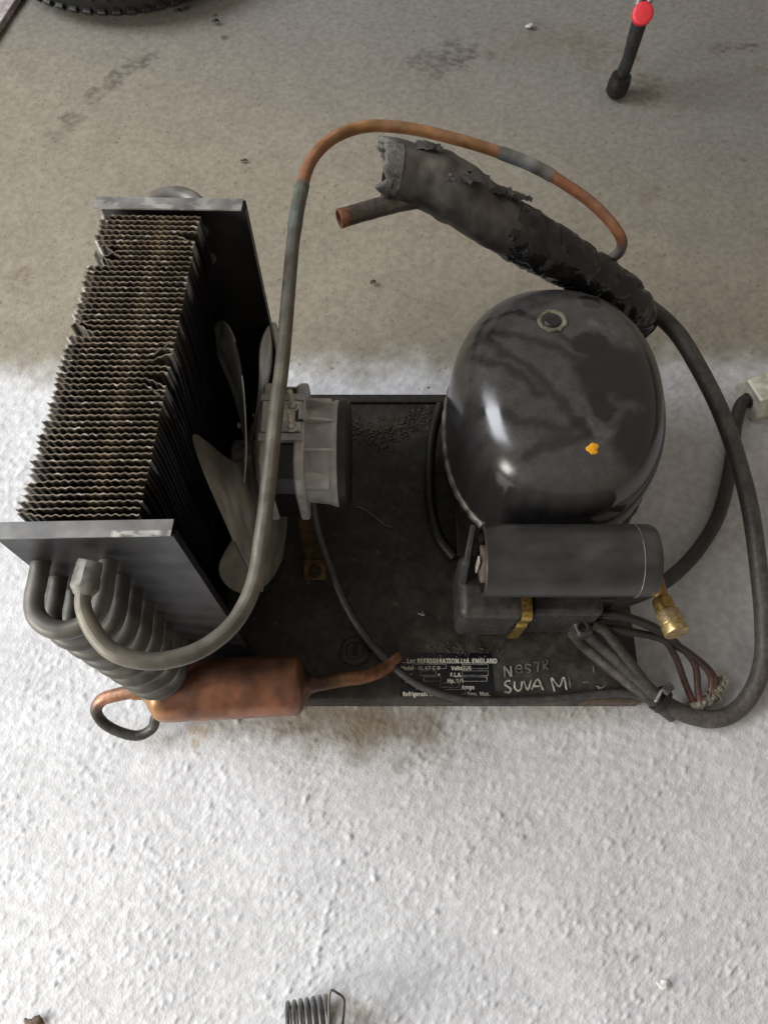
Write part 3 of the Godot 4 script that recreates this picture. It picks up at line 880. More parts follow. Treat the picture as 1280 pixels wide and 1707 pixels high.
	# bracket strip down to the base plate, with its bolted foot
	mb = MB.new()
	var tan_ := Color(0.17, 0.115, 0.055)
	rbox(mb, v(0.017, 0.075, 0.002), 0.0006, Transform3D(Basis(Vector3.RIGHT, deg_to_rad(-8)), v(-0.065, 0.060, -0.256)), tan_, 0.35, {"inner": 8})
	rbox(mb, v(0.021, 0.0024, 0.020), 0.0008, Transform3D(Basis(), v(-0.0642, 0.0235, -0.2405)), tan_ * 1.15, 0.5, {"inner": 8})
	obj("mounting_foot", mb.mesh(mat(0.5, 0.6)), motor)
	mb = MB.new()
	bolt(mb, v(-0.0641, 0.0246, -0.2390), Vector3.UP, 0.0042, 0.004, Color(0.07, 0.055, 0.035))
	obj("foot_bolt", mb.mesh(mat(0.5, 0.5)), motor)

func sp(q: float) -> float:
	return signf(q) * pow(absf(q), 2.0 / 2.25)

func make_compressor() -> void:
	var c := v(0.1449, 0, -0.3455)
	var A := 0.0902; var B := 0.1100; var h0 := 0.0915; var h1 := 0.1965; var pw := 3.8
	# dust and wiped marks on the dome, drawn into its colour and gloss maps
	var wipes := [
		[0.0035, [Vector2(0.0805, -0.4015), Vector2(0.1072, -0.4050), Vector2(0.1261, -0.3929), Vector2(0.1445, -0.3748), Vector2(0.1535, -0.3644)]],
		[0.0045, [Vector2(0.0611, -0.3685), Vector2(0.0838, -0.3873), Vector2(0.1090, -0.3764), Vector2(0.1305, -0.3680), Vector2(0.1504, -0.3559)]],
		[0.0045, [Vector2(0.0697, -0.4012), Vector2(0.0929, -0.3646), Vector2(0.1154, -0.3461), Vector2(0.1309, -0.3227), Vector2(0.1441, -0.3019), Vector2(0.1538, -0.2893)]],
		[0.0045, [Vector2(0.0699, -0.3670), Vector2(0.0900, -0.3529), Vector2(0.1063, -0.3393), Vector2(0.1221, -0.3204)]],
		[0.0060, [Vector2(0.0799, -0.3133), Vector2(0.1039, -0.3001), Vector2(0.1369, -0.2911), Vector2(0.1480, -0.2984)]],
		[0.0050, [Vector2(0.1074, -0.2725), Vector2(0.1197, -0.2802), Vector2(0.1449, -0.2844), Vector2(0.1559, -0.2893)]],
	]
	var blobs := [[Vector2(0.1809, -0.3412), 0.036, 0.030], [Vector2(0.1940, -0.2925), 0.027, 0.030], [Vector2(0.1642, -0.3700), 0.016, 0.012], [Vector2(0.1699, -0.4170), 0.010, 0.010], [Vector2(0.2065, -0.3376), 0.014, 0.035], [Vector2(0.1666, -0.3130), 0.012, 0.016]]
	var smears := [[0.004, [Vector2(0.1687, -0.3887), Vector2(0.1825, -0.3869), Vector2(0.1975, -0.3757)]], [0.005, [Vector2(0.1737, -0.3181), Vector2(0.1842, -0.3127), Vector2(0.1959, -0.3135)]], [0.004, [Vector2(0.1813, -0.3065), Vector2(0.1712, -0.2921), Vector2(0.1641, -0.2830)]], [0.003, [Vector2(0.1545, -0.2984), Vector2(0.1602, -0.2894)]]]
	var S := 512
	var im := Image.create(S, S, false, Image.FORMAT_RGB8)
	var ro := Image.create(S, S, false, Image.FORMAT_RGB8)
	var n1 := noise(55.0, 71, 4); var n2 := noise(300.0, 72, 2)
	for py in S:
		for px in S:
			var q := Vector2(c.x + A * (2.0 * (px + 0.5) / S - 1.0), c.z + B * (2.0 * (py + 0.5) / S - 1.0))
			var a := n1.get_noise_2d(q.x, q.y); var b := n2.get_noise_2d(q.x, q.y)
			var wob := q + Vector2(n1.get_noise_2d(q.x + 3.0, q.y), n1.get_noise_2d(q.x, q.y + 5.0)) * 0.004
			var d := 0.74 + 0.30 * a + 0.16 * b
			for w in wipes:
				var s: float = seg_dist(wob, w[1]) / w[0]
				if s < 1.6: d *= lerpf(0.30, 1.0, smoothstep(0.1, 1.5, s))
			for w in blobs:
				var s: float = Vector2((wob.x - w[0].x) / w[1], (wob.y - w[0].y) / w[2]).length()
				if s < 1.15: d *= lerpf(0.06, 1.0, smoothstep(0.70, 1.15, s))
			for w in smears:
				var s: float = seg_dist(wob, w[1]) / w[0]
				if s < 1.6: d += 0.75 * smoothstep(1.6, 0.0, s) * (0.6 + 0.8 * a)
			var rim := pow(pow(absf((q.x - c.x) / A), 2.25) + pow(absf((q.y - c.z) / B), 2.25), 1.0 / 2.25)
			d = lerpf(d, 0.35 + 0.2 * a, smoothstep(0.82, 0.99, rim))
			d = clampf(d, 0.0, 1.4)
			var col := Color(0.009, 0.009, 0.010).lerp(Color(0.066, 0.061, 0.058), d)
			im.set_pixel(px, py, col.linear_to_srgb())
			var rr := clampf(0.10 + 0.17 * d, 0.0, 1.0)
			ro.set_pixel(px, py, Color(rr, rr, rr))
	var dm := StandardMaterial3D.new()
	dm.cull_mode = BaseMaterial3D.CULL_DISABLED
	dm.albedo_texture = ImageTexture.create_from_image(im)
	dm.roughness_texture = ImageTexture.create_from_image(ro)
	dm.roughness_texture_channel = BaseMaterial3D.TEXTURE_CHANNEL_RED
	dm.roughness = 1.0
	dm.metallic_specular = 0.6
	dm.texture_repeat = false
	var mb := MB.new()
	var nr := 72; var ns := 144
	for r in nr + 1:
		var ph := PI / 2 * r / nr
		var rad := pow(cos(ph), 2.0 / pw) if r < nr else 0.0
		var y := h0 + (h1 - h0) * pow(sin(ph), 2.0 / pw)
		for s in ns + 1:
			var a := TAU * s / ns
			mb.vt(v(c.x + A * rad * sp(cos(a)), y, c.z + B * rad * sp(sin(a))), Color.WHITE, Vector3.ZERO, Vector2(0.5 + 0.5 * rad * sp(cos(a)), 0.5 + 0.5 * rad * sp(sin(a))))
	mb.grid(0, nr + 1, ns + 1, false)
	# lower shell first: it carries the dome
	var lo := MB.new()
	var prof := [[0.030, 0.80], [0.034, 0.90], [0.044, 0.965], [0.056, 0.988], [0.086, 0.992]]
	for q in prof:
		for s in ns + 1:
			var a := TAU * s / ns
			var p := v(c.x + A * q[1] * sp(cos(a)), q[0], c.z + B * q[1] * sp(sin(a)))
			lo.vt(p, mott(Color(0.024, 0.020, 0.018), p, 0.5))
	lo.grid(0, prof.size(), ns + 1, false)
	var shell := obj("compressor_shell", lo.mesh(mat(0.35, 0.0, {"scale": 10.0})), unit)
	obj("dome", mb.mesh(dm), shell)
	# welded seam
	var seam := MB.new()
	for q in [[0.083, 0.985], [0.084, 1.012], [0.0865, 1.024], [0.0905, 1.024], [0.093, 1.008], [0.0935, 0.985]]:
		for s in ns + 1:
			var a := TAU * s / ns
			var bead := 1.0 + 0.006 * sin(s * 2.1) + 0.004 * nz.get_noise_1d(s * 1.7)
			var p := v(c.x + A * q[1] * bead * sp(cos(a)), q[0], c.z + B * q[1] * bead * sp(sin(a)))
			var worn := clampf(0.75 + 1.4 * nz.get_noise_3dv(p * 60.0), 0.0, 1.0) * smoothstep(0.1, 0.7, -cos(a) * 0.7 + sin(a) * 0.6)
			seam.vt(p, Color(0.035, 0.028, 0.024).lerp(Color(0.36, 0.33, 0.30), worn))
	seam.grid(0, 6, ns + 1, false)
	obj("weld_seam", seam.mesh(mat(0.45, 0.3)), shell)
	# cradle ring and feet under the shell
	var ft := MB.new()
	for q in [[-0.065, -0.085], [0.065, -0.085], [-0.065, 0.085], [0.065, 0.085]]:
		lathe(ft, [Vector2(0.012, 0), Vector2(0.013, 0.006), Vector2(0.010, 0.012), Vector2(0, 0.0125)], 20, axis(c + v(q[0], BASE_Y, q[1]), Vector3.UP), Color(0.015, 0.015, 0.015))
	rbox(ft, v(0.155, 0.004, 0.19), 0.0015, Transform3D(Basis(), c + v(0, BASE_Y + 0.011, 0)), Color(0.02, 0.018, 0.017))
	obj("mounting_feet", ft.mesh(rubber), shell)
	# ring of dry sealant round the stud on the dome's top
	var at := v(0.1354, 0.1954, -0.3919)
	var rn := MB.new()
	var up := v(-0.05, 1.0, -0.10).normalized()
	var xf := axis(at - up * 0.0008, up)
	for q in [[0.0085, 0.0], [0.0083, 0.0016], [0.0112, 0.0019], [0.0118, 0.0006], [0.0118, -0.001]]:
		for s in 41:
			var a := TAU * s / 40
			var rr: float = q[0] * (1.0 + (0.12 * nz.get_noise_2d(cos(a) * 2.2, sin(a) * 2.2) if q[0] > 0.01 else 0.0))
			rn.vt(xf * v(cos(a) * rr, q[1], sin(a) * rr), mott(Color(0.19, 0.18, 0.115), xf * v(cos(a) * rr, 0, sin(a) * rr), 0.7))
	rn.grid(0, 5, 41, true)
	var ring := obj("sealant_ring", rn.mesh(dull), shell)
	var sd := MB.new()
	lathe(sd, [Vector2(0.0066, -0.002), Vector2(0.0066, 0.0012), Vector2(0.0058, 0.0020), Vector2(0, 0.0020)], 28, xf, Color(0.035, 0.035, 0.037), 0.4)
	obj("stud", sd.mesh(mat(0.5, 0.2)), ring)
	# dab of orange paint
	var dot := MB.new()
	var dp := v(0.1567, 0.1913, -0.2767)
	var dn := v(0.10, 0.86, 0.42).normalized()
	var dx := axis(dp + dn * 0.0002, dn)
	var pr := [0.0048, 0.0036, 0.0]
	for k in 3:
		for s in 25:
			var a := TAU * s / 24
			var rr: float = pr[k] * (1.0 + 0.10 * sin(3.0 * a + 0.6) + 0.10 * sin(5.0 * a))
			dot.vt(dx * v(cos(a) * rr, [-0.0004, 0.0004, 0.0005][k], sin(a) * rr), Color(0.80, 0.36, 0.012))
	dot.grid(0, 3, 25, true)
	obj("paint_dab", dot.mesh(mat(0.5, 0.0, {"grime": false})), shell)

	# terminal cover, relay block, capacitor and clip
	var blk := Color(0.034, 0.033, 0.033)
	var cov := MB.new()
	rbox(cov, v(0.058, 0.062, 0.052), 0.007, Transform3D(Basis(), v(0.089, 0.083, -0.196)), blk * 1.15, 0.25, {"inner": 6, "seg": 4, "dust": 0.3})
	var cover := obj("terminal_cover", cov.mesh(satin_black), unit)
	var bk := MB.new()
	rbox(bk, v(0.005, 0.060, 0.034), 0.0015, Transform3D(Basis(Vector3.UP, -0.22) * Basis(Vector3.BACK, 0.05), v(0.0665, 0.128, -0.213)), blk * 1.3, 0.3)
	obj("cover_upright", bk.mesh(satin_black), cover)
	var rl := MB.new()
	rbox(rl, v(0.057, 0.058, 0.050), 0.005, Transform3D(Basis(), v(0.1465, 0.081, -0.1975)), blk, 0.25, {"inner": 6, "seg": 4, "dust": 0.3})
	obj("relay_block", rl.mesh(satin_black), cover)
	var gl := MB.new()
	rbox(gl, v(0.014, 0.020, 0.014), 0.003, Transform3D(Basis(Vector3.UP, 0.3), v(0.1646, 0.0920, -0.1824)), blk * 1.4, 0.2)
	rbox(gl, v(0.014, 0.020, 0.014), 0.003, Transform3D(Basis(Vector3.UP, 0.3), v(0.1640, 0.0740, -0.1696)), blk * 1.4, 0.2)
	rbox(gl, v(0.016, 0.05, 0.030), 0.003, Transform3D(Basis(), v(0.183, 0.075, -0.202)), blk, 0.2)
	var gland := obj("cable_gland", gl.mesh(satin_black), cover)
	for q in [[v(0.1634, 0.1025, -0.1817)], [v(0.1625, 0.0845, -0.1688)]]:
		var hh := MB.new()
		lathe(hh, [Vector2(0.0052, 0.0), Vector2(0.0048, 0.0010), Vector2(0.0038, 0.0010), Vector2(0.0034, -0.0004), Vector2(0.0, -0.0004)], 20, axis(q[0], v(0, 1, 0.1)), [[0.0, blk * 2.4], [0.5, blk * 1.6], [0.75, Color(0.002, 0.002, 0.002)], [1.0, Color(0.002, 0.002, 0.002)]], 0.1)
		obj("screw_hole", hh.mesh(satin_black), gland)
	var cap := MB.new()
	var cx := v(0.074, 0.1515, -0.2025)
	var R := 0.0278
	lathe(cap, [Vector2(0.0, 0.004), Vector2(R - 0.004, 0.004), Vector2(R - 0.003, 0.0), Vector2(R - 0.001, 0.0), Vector2(R, 0.001), Vector2(R, 0.112), Vector2(R, 0.1155), Vector2(R, 0.126), Vector2(R - 0.0012, 0.1285), Vector2(R - 0.004, 0.1295), Vector2(0, 0.1295)], 64, axis(cx, Vector3.RIGHT), Color(0.034, 0.033, 0.032), 0.15)
	for k in cap.p.size():
		var up_ := (cap.p[k].y - cx.y) / R
		cap.c[k] = cap.c[k].lerp(Color(0.10, 0.095, 0.085), clampf((up_ - 0.2) * 0.5, 0.0, 0.5) * clampf(0.55 + nz.get_noise_3dv(cap.p[k] * v(25, 60, 60)), 0.0, 1.0))
	var capo := obj("capacitor", cap.mesh(mat(0.42, 0.0, {"scale": 3.5})), unit)
	var cl := MB.new()
	lathe(cl, [Vector2(R + 0.0001, 0.1145), Vector2(R + 0.0004, 0.1149), Vector2(R + 0.0001, 0.1153)], 64, axis(cx, Vector3.RIGHT), Color(0.16, 0.155, 0.14), 0.9)
	obj("cap_seam", cl.mesh(dull), capo)
	var tm := MB.new()
	lathe(tm, [Vector2(0.0, -0.0012), Vector2(0.013, -0.0012), Vector2(0.0145, -0.0005), Vector2(0.0145, 0.004)], 28, axis(cx + v(0, -0.002, 0.002), Vector3.RIGHT), Color(0.26, 0.20, 0.165))
	rbox(tm, v(0.0014, 0.022, 0.0060), 0.0005, Transform3D(Basis(), cx + v(-0.0035, 0.002, 0.004)), Color(0.60, 0.56, 0.49))
	obj("terminal_tab", tm.mesh(mat(0.4, 0.3)), capo)
	# brass spring clip over the cover
	var cp := MB.new()
	var path := [v(0.1125, 0.1162, -0.200), v(0.1125, 0.1162, -0.178), v(0.1124, 0.1150, -0.1705), v(0.1122, 0.110, -0.1682), v(0.1112, 0.098, -0.1690), v(0.1108, 0.093, -0.1675), v(0.1100, 0.076, -0.1675), v(0.1090, 0.060, -0.1670)]
	var ps := smooth(path, 5)
	for k in ps.size():
		for e in 4:
			var w: float = [-0.0042, 0.0042, 0.0042, -0.0042][e]
			var d: float = [0.0, 0.0, 0.0009, 0.0009][e]
			cp.vt(ps[k] + v(w, 0, d), mott(Color(0.55, 0.37, 0.10), ps[k] + v(w, 0, d), 0.45))
	for k in ps.size() - 1:
		for e in 4:
			var ids := []
			for q in [k * 4 + e, k * 4 + (e + 1) % 4, k * 4 + 4 + (e + 1) % 4, k * 4 + 4 + e]: ids.append(cp.vt(cp.p[q], cp.c[q]))
			cp.quad(ids[0], ids[1], ids[2], ids[3])
	obj("brass_clip", cp.mesh(brass), cover)

func make_pipes() -> void:
	var grey := Color(0.145, 0.132, 0.108); var grey2 := Color(0.205, 0.18, 0.135)
	var cop := Color(0.47, 0.225, 0.085); var cop2 := Color(0.43, 0.17, 0.075); var verd := Color(0.20, 0.27, 0.22)
	var mb := MB.new()
	var dp := [v(-0.1680, 0.2890, -0.1337), v(-0.1673, 0.2875, -0.1255), v(-0.1618, 0.2855, -0.1140), v(-0.1495, 0.2830, -0.1012), v(-0.1287, 0.2800, -0.0962), v(-0.1054, 0.2760, -0.1022), v(-0.0868, 0.2730, -0.1182), v(-0.0768, 0.2710, -0.1414), v(-0.0736, 0.2700, -0.1720), v(-0.0719, 0.2690, -0.2127), v(-0.0703, 0.2680, -0.2611), v(-0.0687, 0.2650, -0.3053), v(-0.0681, 0.2620, -0.3584), v(-0.0675, 0.2580, -0.4174), v(-0.0649, 0.2550, -0.4635), v(-0.0575, 0.2520, -0.5063), v(-0.0411, 0.2500, -0.5328), v(-0.0149, 0.2460, -0.5507), v(0.0201, 0.2400, -0.5558), v(0.0610, 0.2320, -0.5526), v(0.1027, 0.2220, -0.5466), v(0.1291, 0.2150, -0.5404), v(0.1562, 0.2050, -0.5309), v(0.1808, 0.1950, -0.5190), v(0.2001, 0.1850, -0.5041), v(0.2101, 0.1750, -0.4944), v(0.2104, 0.1650, -0.4913), v(0.2040, 0.1550, -0.4914)]
	tube(mb, dp, [[0.0, 0.0042], [0.03, 0.0050], [0.5, 0.0050], [0.505, 0.0056], [0.56, 0.0056], [0.565, 0.0049], [0.81, 0.0049], [0.815, 0.0056], [0.87, 0.0056], [0.875, 0.0049], [1.0, 0.0047]],
		[[0.0, grey2], [0.10, grey], [0.3, grey2], [0.44, grey], [0.495, Color(0.10, 0.098, 0.085)], [0.52, verd * 0.7], [0.535, Color(0.12, 0.115, 0.095)], [0.55, verd * 0.8], [0.558, Color(0.09, 0.085, 0.075)], [0.566, cop2], [0.60, cop2], [0.66, cop], [0.78, cop], [0.808, cop2], [0.813, Color(0.15, 0.155, 0.14)], [0.83, Color(0.17, 0.19, 0.175)], [0.845, Color(0.38, 0.40, 0.38)], [0.856, Color(0.15, 0.15, 0.13)], [0.868, Color(0.2, 0.21, 0.19)], [0.874, cop2], [0.95, cop2 * 0.9], [0.972, cop2 * 0.8], [0.98, Color(0.17, 0.16, 0.14)], [1.0, Color(0.14, 0.13, 0.12)]],
		{"sides": 20, "sub": 14, "mot": 0.16, "dust": 0.35, "dustc": Color(0.30, 0.27, 0.21), "lump": 0.03, "lf": 90.0})
	obj("discharge_pipe", mb.mesh(mat(0.58, 0.12, {"scale": 7.0})), unit)

	# insulated suction line
	var ip := [v(0.0038, 0.2500, -0.4968), v(0.0349, 0.2410, -0.4968), v(0.0585, 0.2330, -0.4884), v(0.0864, 0.2200, -0.4789), v(0.1155, 0.2050, -0.4720), v(0.1462, 0.1880, -0.4675), v(0.1788, 0.1680, -0.4642), v(0.2070, 0.1500, -0.4601), v(0.2265, 0.1350, -0.4521)]
	mb = MB.new()
	var foam := Color(0.050, 0.044, 0.038)
	tube(mb, [ip[0], ip[1], ip[2], ip[3], ip[4]], [[0.0, 0.0240], [0.3, 0.0245], [0.7, 0.0230], [1.0, 0.020]], [[0.0, foam * 1.3], [0.25, foam], [1.0, foam * 0.8]], {"sides": 40, "sub": 10, "mot": 0.5, "lump": 0.13, "lf": 24.0, "caps": false, "dust": 0.8, "dustc": Color(0.17, 0.15, 0.125)})
	# torn open end: jagged rim, inner wall
	var path := smooth([ip[0], ip[1]], 4)
	var ax: Vector3 = (path[0] - path[1]).normalized()
	var nn := (Vector3.UP - ax * Vector3.UP.dot(ax)).normalized()
	var bb := ax.cross(nn)
	var rows := [[0.0240, -0.006], [0.0238, 0.004], [0.0232, 0.007], [0.0220, 0.0085], [0.0200, 0.0085], [0.0182, 0.0065], [0.0172, 0.003], [0.0162, -0.008], [0.0150, -0.030], [0.0, -0.026]]
	var torn := MB.new()
	for q in rows:
		for s in 49:
			var a := TAU * s / 48
			var d := nn * cos(a) + bb * sin(a)
			var j := nz.get_noise_2d(cos(a) * 1.7 + 4.0, sin(a) * 1.7) * 0.007 + nz.get_noise_2d(cos(a) * 4.0, sin(a) * 4.0) * 0.004
			var low := smoothstep(0.0, 1.0, -cos(a)) * 0.024
			var k: float = 1.0 if q[1] > -0.003 else 0.3
			var p: Vector3 = path[0] + d * q[0] * (1.0 + 0.07 * nz.get_noise_3dv(d * 1.2 + v(2, 1, 0))) + ax * (q[1] + (j - low) * k)
			p += d * 0.0015 * nz.get_noise_3dv(p * 200.0)
			var col: Color = Color(0.19, 0.18, 0.165) if q[0] > 0.0168 else Color(0.010, 0.009, 0.009)
			torn.vt(p, mott(col, p, 0.5))
	torn.grid(0, rows.size(), 49, false)
	var ins := obj("pipe_insulation", mb.mesh(mat(0.6, 0.0, {"scale": 9.0})), unit)
	obj("torn_end", torn.mesh(mat(0.9, 0.0, {"scale": 30.0, "bump": 0.06})), ins)
	# flaps and tears along the foam
	var rg := RandomNumberGenerator.new(); rg.seed = 23
	var fl := MB.new()
	for q in [[v(0.0355, 0.2670, -0.5029), 0.010], [v(0.0703, 0.2560, -0.4812), 0.013], [v(0.1102, 0.2360, -0.4820), 0.009], [v(0.0933, 0.2430, -0.4824), 0.010], [v(0.0552, 0.2640, -0.4713), 0.008]]:
		var base := fl.p.size()
		var s: float = q[1]
		for r in 7:
			for k in 9:
				var x := (k / 8.0 - 0.5) * 2.0 * s; var y := (r / 6.0 - 0.5) * 1.3 * s
				var p: Vector3 = q[0] + v(x, 0.004 * (r / 6.0) * (1.0 + nz.get_noise_2d(x * 200.0, y * 200.0)) - 0.5 * absf(x) * 0.25, y + 0.25 * x)
				p += v(nz.get_noise_2d(x * 180.0, y * 180.0 + 5.0), 0, nz.get_noise_2d(x * 180.0 + 7.0, y * 180.0)) * 0.004
				fl.vt(p, mott(Color(0.06, 0.055, 0.05), p, 0.6))
		fl.grid(base, 7, 9, true)
	obj("foam_flaps", fl.mesh(mat(0.8, 0.0, {"bump": 0.03})), ins)
	# black tape wound round the far half
	mb = MB.new()
	tube(mb, [ip[3].lerp(ip[4], 0.5), ip[4], ip[5], ip[6], ip[7], ip[8], v(0.2392, 0.1120, -0.4497)], [[0.0, 0.0205], [0.1, 0.0218], [0.35, 0.0205], [0.55, 0.0195], [0.6, 0.0175], [0.8, 0.0180], [1.0, 0.0150]], Color(0.011, 0.0105, 0.010), {"sides": 48, "sub": 16, "mot": 0.5, "lump": 0.20, "lf": 30.0, "ridge": true, "dust": 0.22, "dustc": Color(0.11, 0.098, 0.082)})
	# spiral ridges and creases of the tape
	var tape_m := mat(0.22, 0.0, {"scale": 6.0, "bump": 0.03})
	var tp := obj("black_tape", mb.mesh(tape_m), ins)
	for k in 4:
		var w := MB.new()
		var t := 0.15 + 0.2 * k
		var idx := 4 + k
		var c0: Vector3 = ip[idx]; var tg: Vector3 = (ip[mini(idx + 1, 8)] - ip[idx - 1]).normalized()
		var n0 := (Vector3.UP - tg * Vector3.UP.dot(tg)).normalized(); var b0 := tg.cross(n0)
		for s in 41:
			var a := TAU * s / 40.0
			for e in 5:
				var off := (e - 2) * 0.0065
				var rr := (0.0212 - 0.0008 * k) * (1.0 + 0.10 * nz.get_noise_2d(cos(a) * 2.0 + k * 3.0, sin(a) * 2.0 + e * 0.3)) + (0.0012 if e in [1, 2, 3] else -0.0016)
				var p := c0 + (n0 * cos(a) + b0 * sin(a)) * rr + tg * (off + 0.010 * sin(a + k))
				w.vt(p, mott(Color(0.011, 0.0105, 0.010), p, 0.5))
		w.grid(0, 41, 5, true)
		obj("tape_turn", w.mesh(tape_m), tp)
	# bare copper stub that sticks out of the foam
	mb = MB.new()
	tube(mb, [v(-0.0341, 0.2380, -0.4584), v(-0.0096, 0.2370, -0.4688), v(0.0193, 0.2350, -0.4805), v(0.0440, 0.2310, -0.4872)], [[0.0, 0.0078], [0.06, 0.0073], [0.3, 0.0075], [1.0, 0.0078]], [[0.0, Color(0.55, 0.24, 0.13)], [0.04, Color(0.42, 0.19, 0.11)], [0.09, Color(0.15, 0.12, 0.10)], [0.4, Color(0.17, 0.14, 0.12)], [1.0, Color(0.12, 0.105, 0.095)]], {"sides": 24, "sub": 8, "mot": 0.4, "caps": false, "lump": 0.05, "lf": 140.0})
	var stub := obj("suction_stub", mb.mesh(copper_m), unit)
	mb = MB.new()
	var s0 := v(-0.0341, 0.2380, -0.4584); var sd: Vector3 = (s0 - v(-0.0096, 0.2370, -0.4688)).normalized()
	lathe(mb, [Vector2(0.0078, -0.001), Vector2(0.0077, 0.0016), Vector2(0.0066, 0.0016), Vector2(0.0062, -0.006), Vector2(0.0, -0.0062)], 24, axis(s0, sd), [[0.0, Color(0.50, 0.22, 0.12)], [0.5, Color(0.62, 0.30, 0.18)], [0.75, Color(0.05, 0.03, 0.02)], [1.0, Color(0.03, 0.02, 0.015)]], 0.3)
	obj("cut_end", mb.mesh(copper_m), stub)

	# filter drier
	mb = MB.new()
	var d0 := v(-0.2092, 0.0520, -0.1213); var d1 := v(-0.0503, 0.0520, -0.1297)
	var L := d0.distance_to(d1)
	var prof := []
	for q in [[0.0, 0.0056], [0.05, 0.0058], [0.07, 0.009], [0.10, 0.017], [0.125, 0.0225], [0.15, 0.0245], [0.19, 0.0252], [0.3, 0.0252], [0.45, 0.0253], [0.6, 0.0252], [0.75, 0.0252], [0.84, 0.0250], [0.868, 0.0240], [0.885, 0.021], [0.900, 0.015], [0.93, 0.0085], [0.96, 0.0066], [1.0, 0.006]]:
		prof.append(Vector2(q[1], q[0] * L))
	lathe(mb, prof, 56, axis(d0, d1 - d0), Color(0.42, 0.175, 0.085), 0.0)
	for k in mb.p.size():
		var p := mb.p[k]
		var t := (p - d0).dot((d1 - d0).normalized()) / L
		var a := nz.get_noise_3dv(p * 28.0); var b := nz.get_noise_3dv(p * 95.0)
		var c := Color(0.39, 0.175, 0.100).lerp(Color(0.17, 0.080, 0.060), clampf(0.42 + 1.0 * a + 0.35 * b, 0.0, 1.0))
		c = c.lerp(Color(0.56, 0.32, 0.13), smoothstep(0.22, 0.12, t) * 0.7)
		c = c.lerp(Color(0.07, 0.045, 0.035), smoothstep(0.86, 0.92, t) * 0.75 + clampf(b - 0.42, 0.0, 1.0) * 1.5)
		c = c.lerp(Color(0.22, 0.19, 0.16), clampf((p.y - 0.07) * 60.0, 0.0, 1.0) * clampf(0.3 + a, 0.0, 0.6))
		mb.c[k] = c
	var dr := obj("filter_drier", mb.mesh(mat(0.40, 0.6, {"scale": 5.0})), unit)
	mb = MB.new()
	tube(mb, [v(-0.0523, 0.0520, -0.1297), v(-0.0354, 0.0500, -0.1332), v(-0.0179, 0.0450, -0.1367), v(-0.0041, 0.0380, -0.1429), v(0.0063, 0.0300, -0.1514), v(0.0128, 0.0255, -0.1589)], [[0.0, 0.0062], [0.6, 0.006], [0.8, 0.0058], [1.0, 0.005]], [[0.0, Color(0.10, 0.065, 0.045)], [0.3, Color(0.27, 0.14, 0.07)], [0.7, Color(0.30, 0.13, 0.07)], [0.85, Color(0.55, 0.26, 0.18)], [1.0, Color(0.2, 0.1, 0.06)]], {"sides": 18, "mot": 0.4})
	obj("drier_outlet", mb.mesh(copper_m), dr)
	mb = MB.new()
	tube(mb, [v(-0.1896, 0.0525, -0.1262), v(-0.2065, 0.0520, -0.1233), v(-0.2228, 0.0500, -0.1207), v(-0.2366, 0.0460, -0.1169), v(-0.2428, 0.0380, -0.1098), v(-0.2393, 0.0280, -0.1015), v(-0.2266, 0.0200, -0.0946), v(-0.2109, 0.0160, -0.0922), v(-0.1997, 0.0180, -0.0979), v(-0.1940, 0.0280, -0.1075), v(-0.1846, 0.0320, -0.1154)], [[0.0, 0.0060], [0.15, 0.0058], [0.3, 0.0056], [0.45, 0.0046], [1.0, 0.0044]],
		[[0.0, Color(0.25, 0.18, 0.12)], [0.10, Color(0.32, 0.25, 0.17)], [0.16, Color(0.45, 0.22, 0.13)], [0.30, Color(0.52, 0.25, 0.15)], [0.36, Color(0.20, 0.12, 0.09)], [0.42, Color(0.07, 0.065, 0.06)], [1.0, Color(0.10, 0.095, 0.088)]], {"sides": 18, "mot": 0.25, "dust": 0.3})
	obj("drier_inlet", mb.mesh(copper_m), dr)
	for t in [0.22, 0.45]:
		var rg2 := MB.new()
		tube(rg2, [v(-0.1896, 0.0525, -0.1262).lerp(v(-0.2065, 0.0520, -0.1233), t * 2.0) + v(-0.003, 0, 0), v(-0.1896, 0.0525, -0.1262).lerp(v(-0.2065, 0.0520, -0.1233), t * 2.0) + v(0.0, 0, 0)], 0.0068, Color(0.30, 0.22, 0.15), {"sides": 18, "sub": 2})
		obj("braze_collar", rg2.mesh(copper_m), dr)

	# charging stub with brass valve cap
	mb = MB.new()
	tube(mb, [v(0.2108, 0.1200, -0.2425), v(0.2160, 0.1130, -0.2216), v(0.2203, 0.1080, -0.2028), v(0.2228, 0.1060, -0.1857)], 0.0058, [[0.0, Color(0.10, 0.06, 0.04)], [0.7, Color(0.17, 0.085, 0.05)], [1.0, Color(0.36, 0.22, 0.08)]], {"sides": 16, "mot": 0.35})
	var ch := obj("charging_tube", mb.mesh(copper_m), unit)
	var v0 := v(0.2225, 0.1060, -0.1867); var v1 := v(0.2288, 0.1120, -0.1565)
	var LL := v0.distance_to(v1)
	mb = MB.new()
	lathe(mb, [Vector2(0.0056, -0.001), Vector2(0.0072, 0.0), Vector2(0.0082, 0.003), Vector2(0.0082, LL * 0.34), Vector2(0.0076, LL * 0.36), Vector2(0.0076, LL * 0.40)], 24, axis(v0, v1 - v0), Color(0.48, 0.32, 0.10), 0.3)
	obj("valve_body", mb.mesh(brass), ch)
	mb = MB.new()
	lathe(mb, [Vector2(0.0078, LL * 0.39), Vector2(0.0092, LL * 0.41), Vector2(0.0094, LL * 0.72)], 56, axis(v0, v1 - v0), Color(0.47, 0.36, 0.19), 0.3, 0.00035)
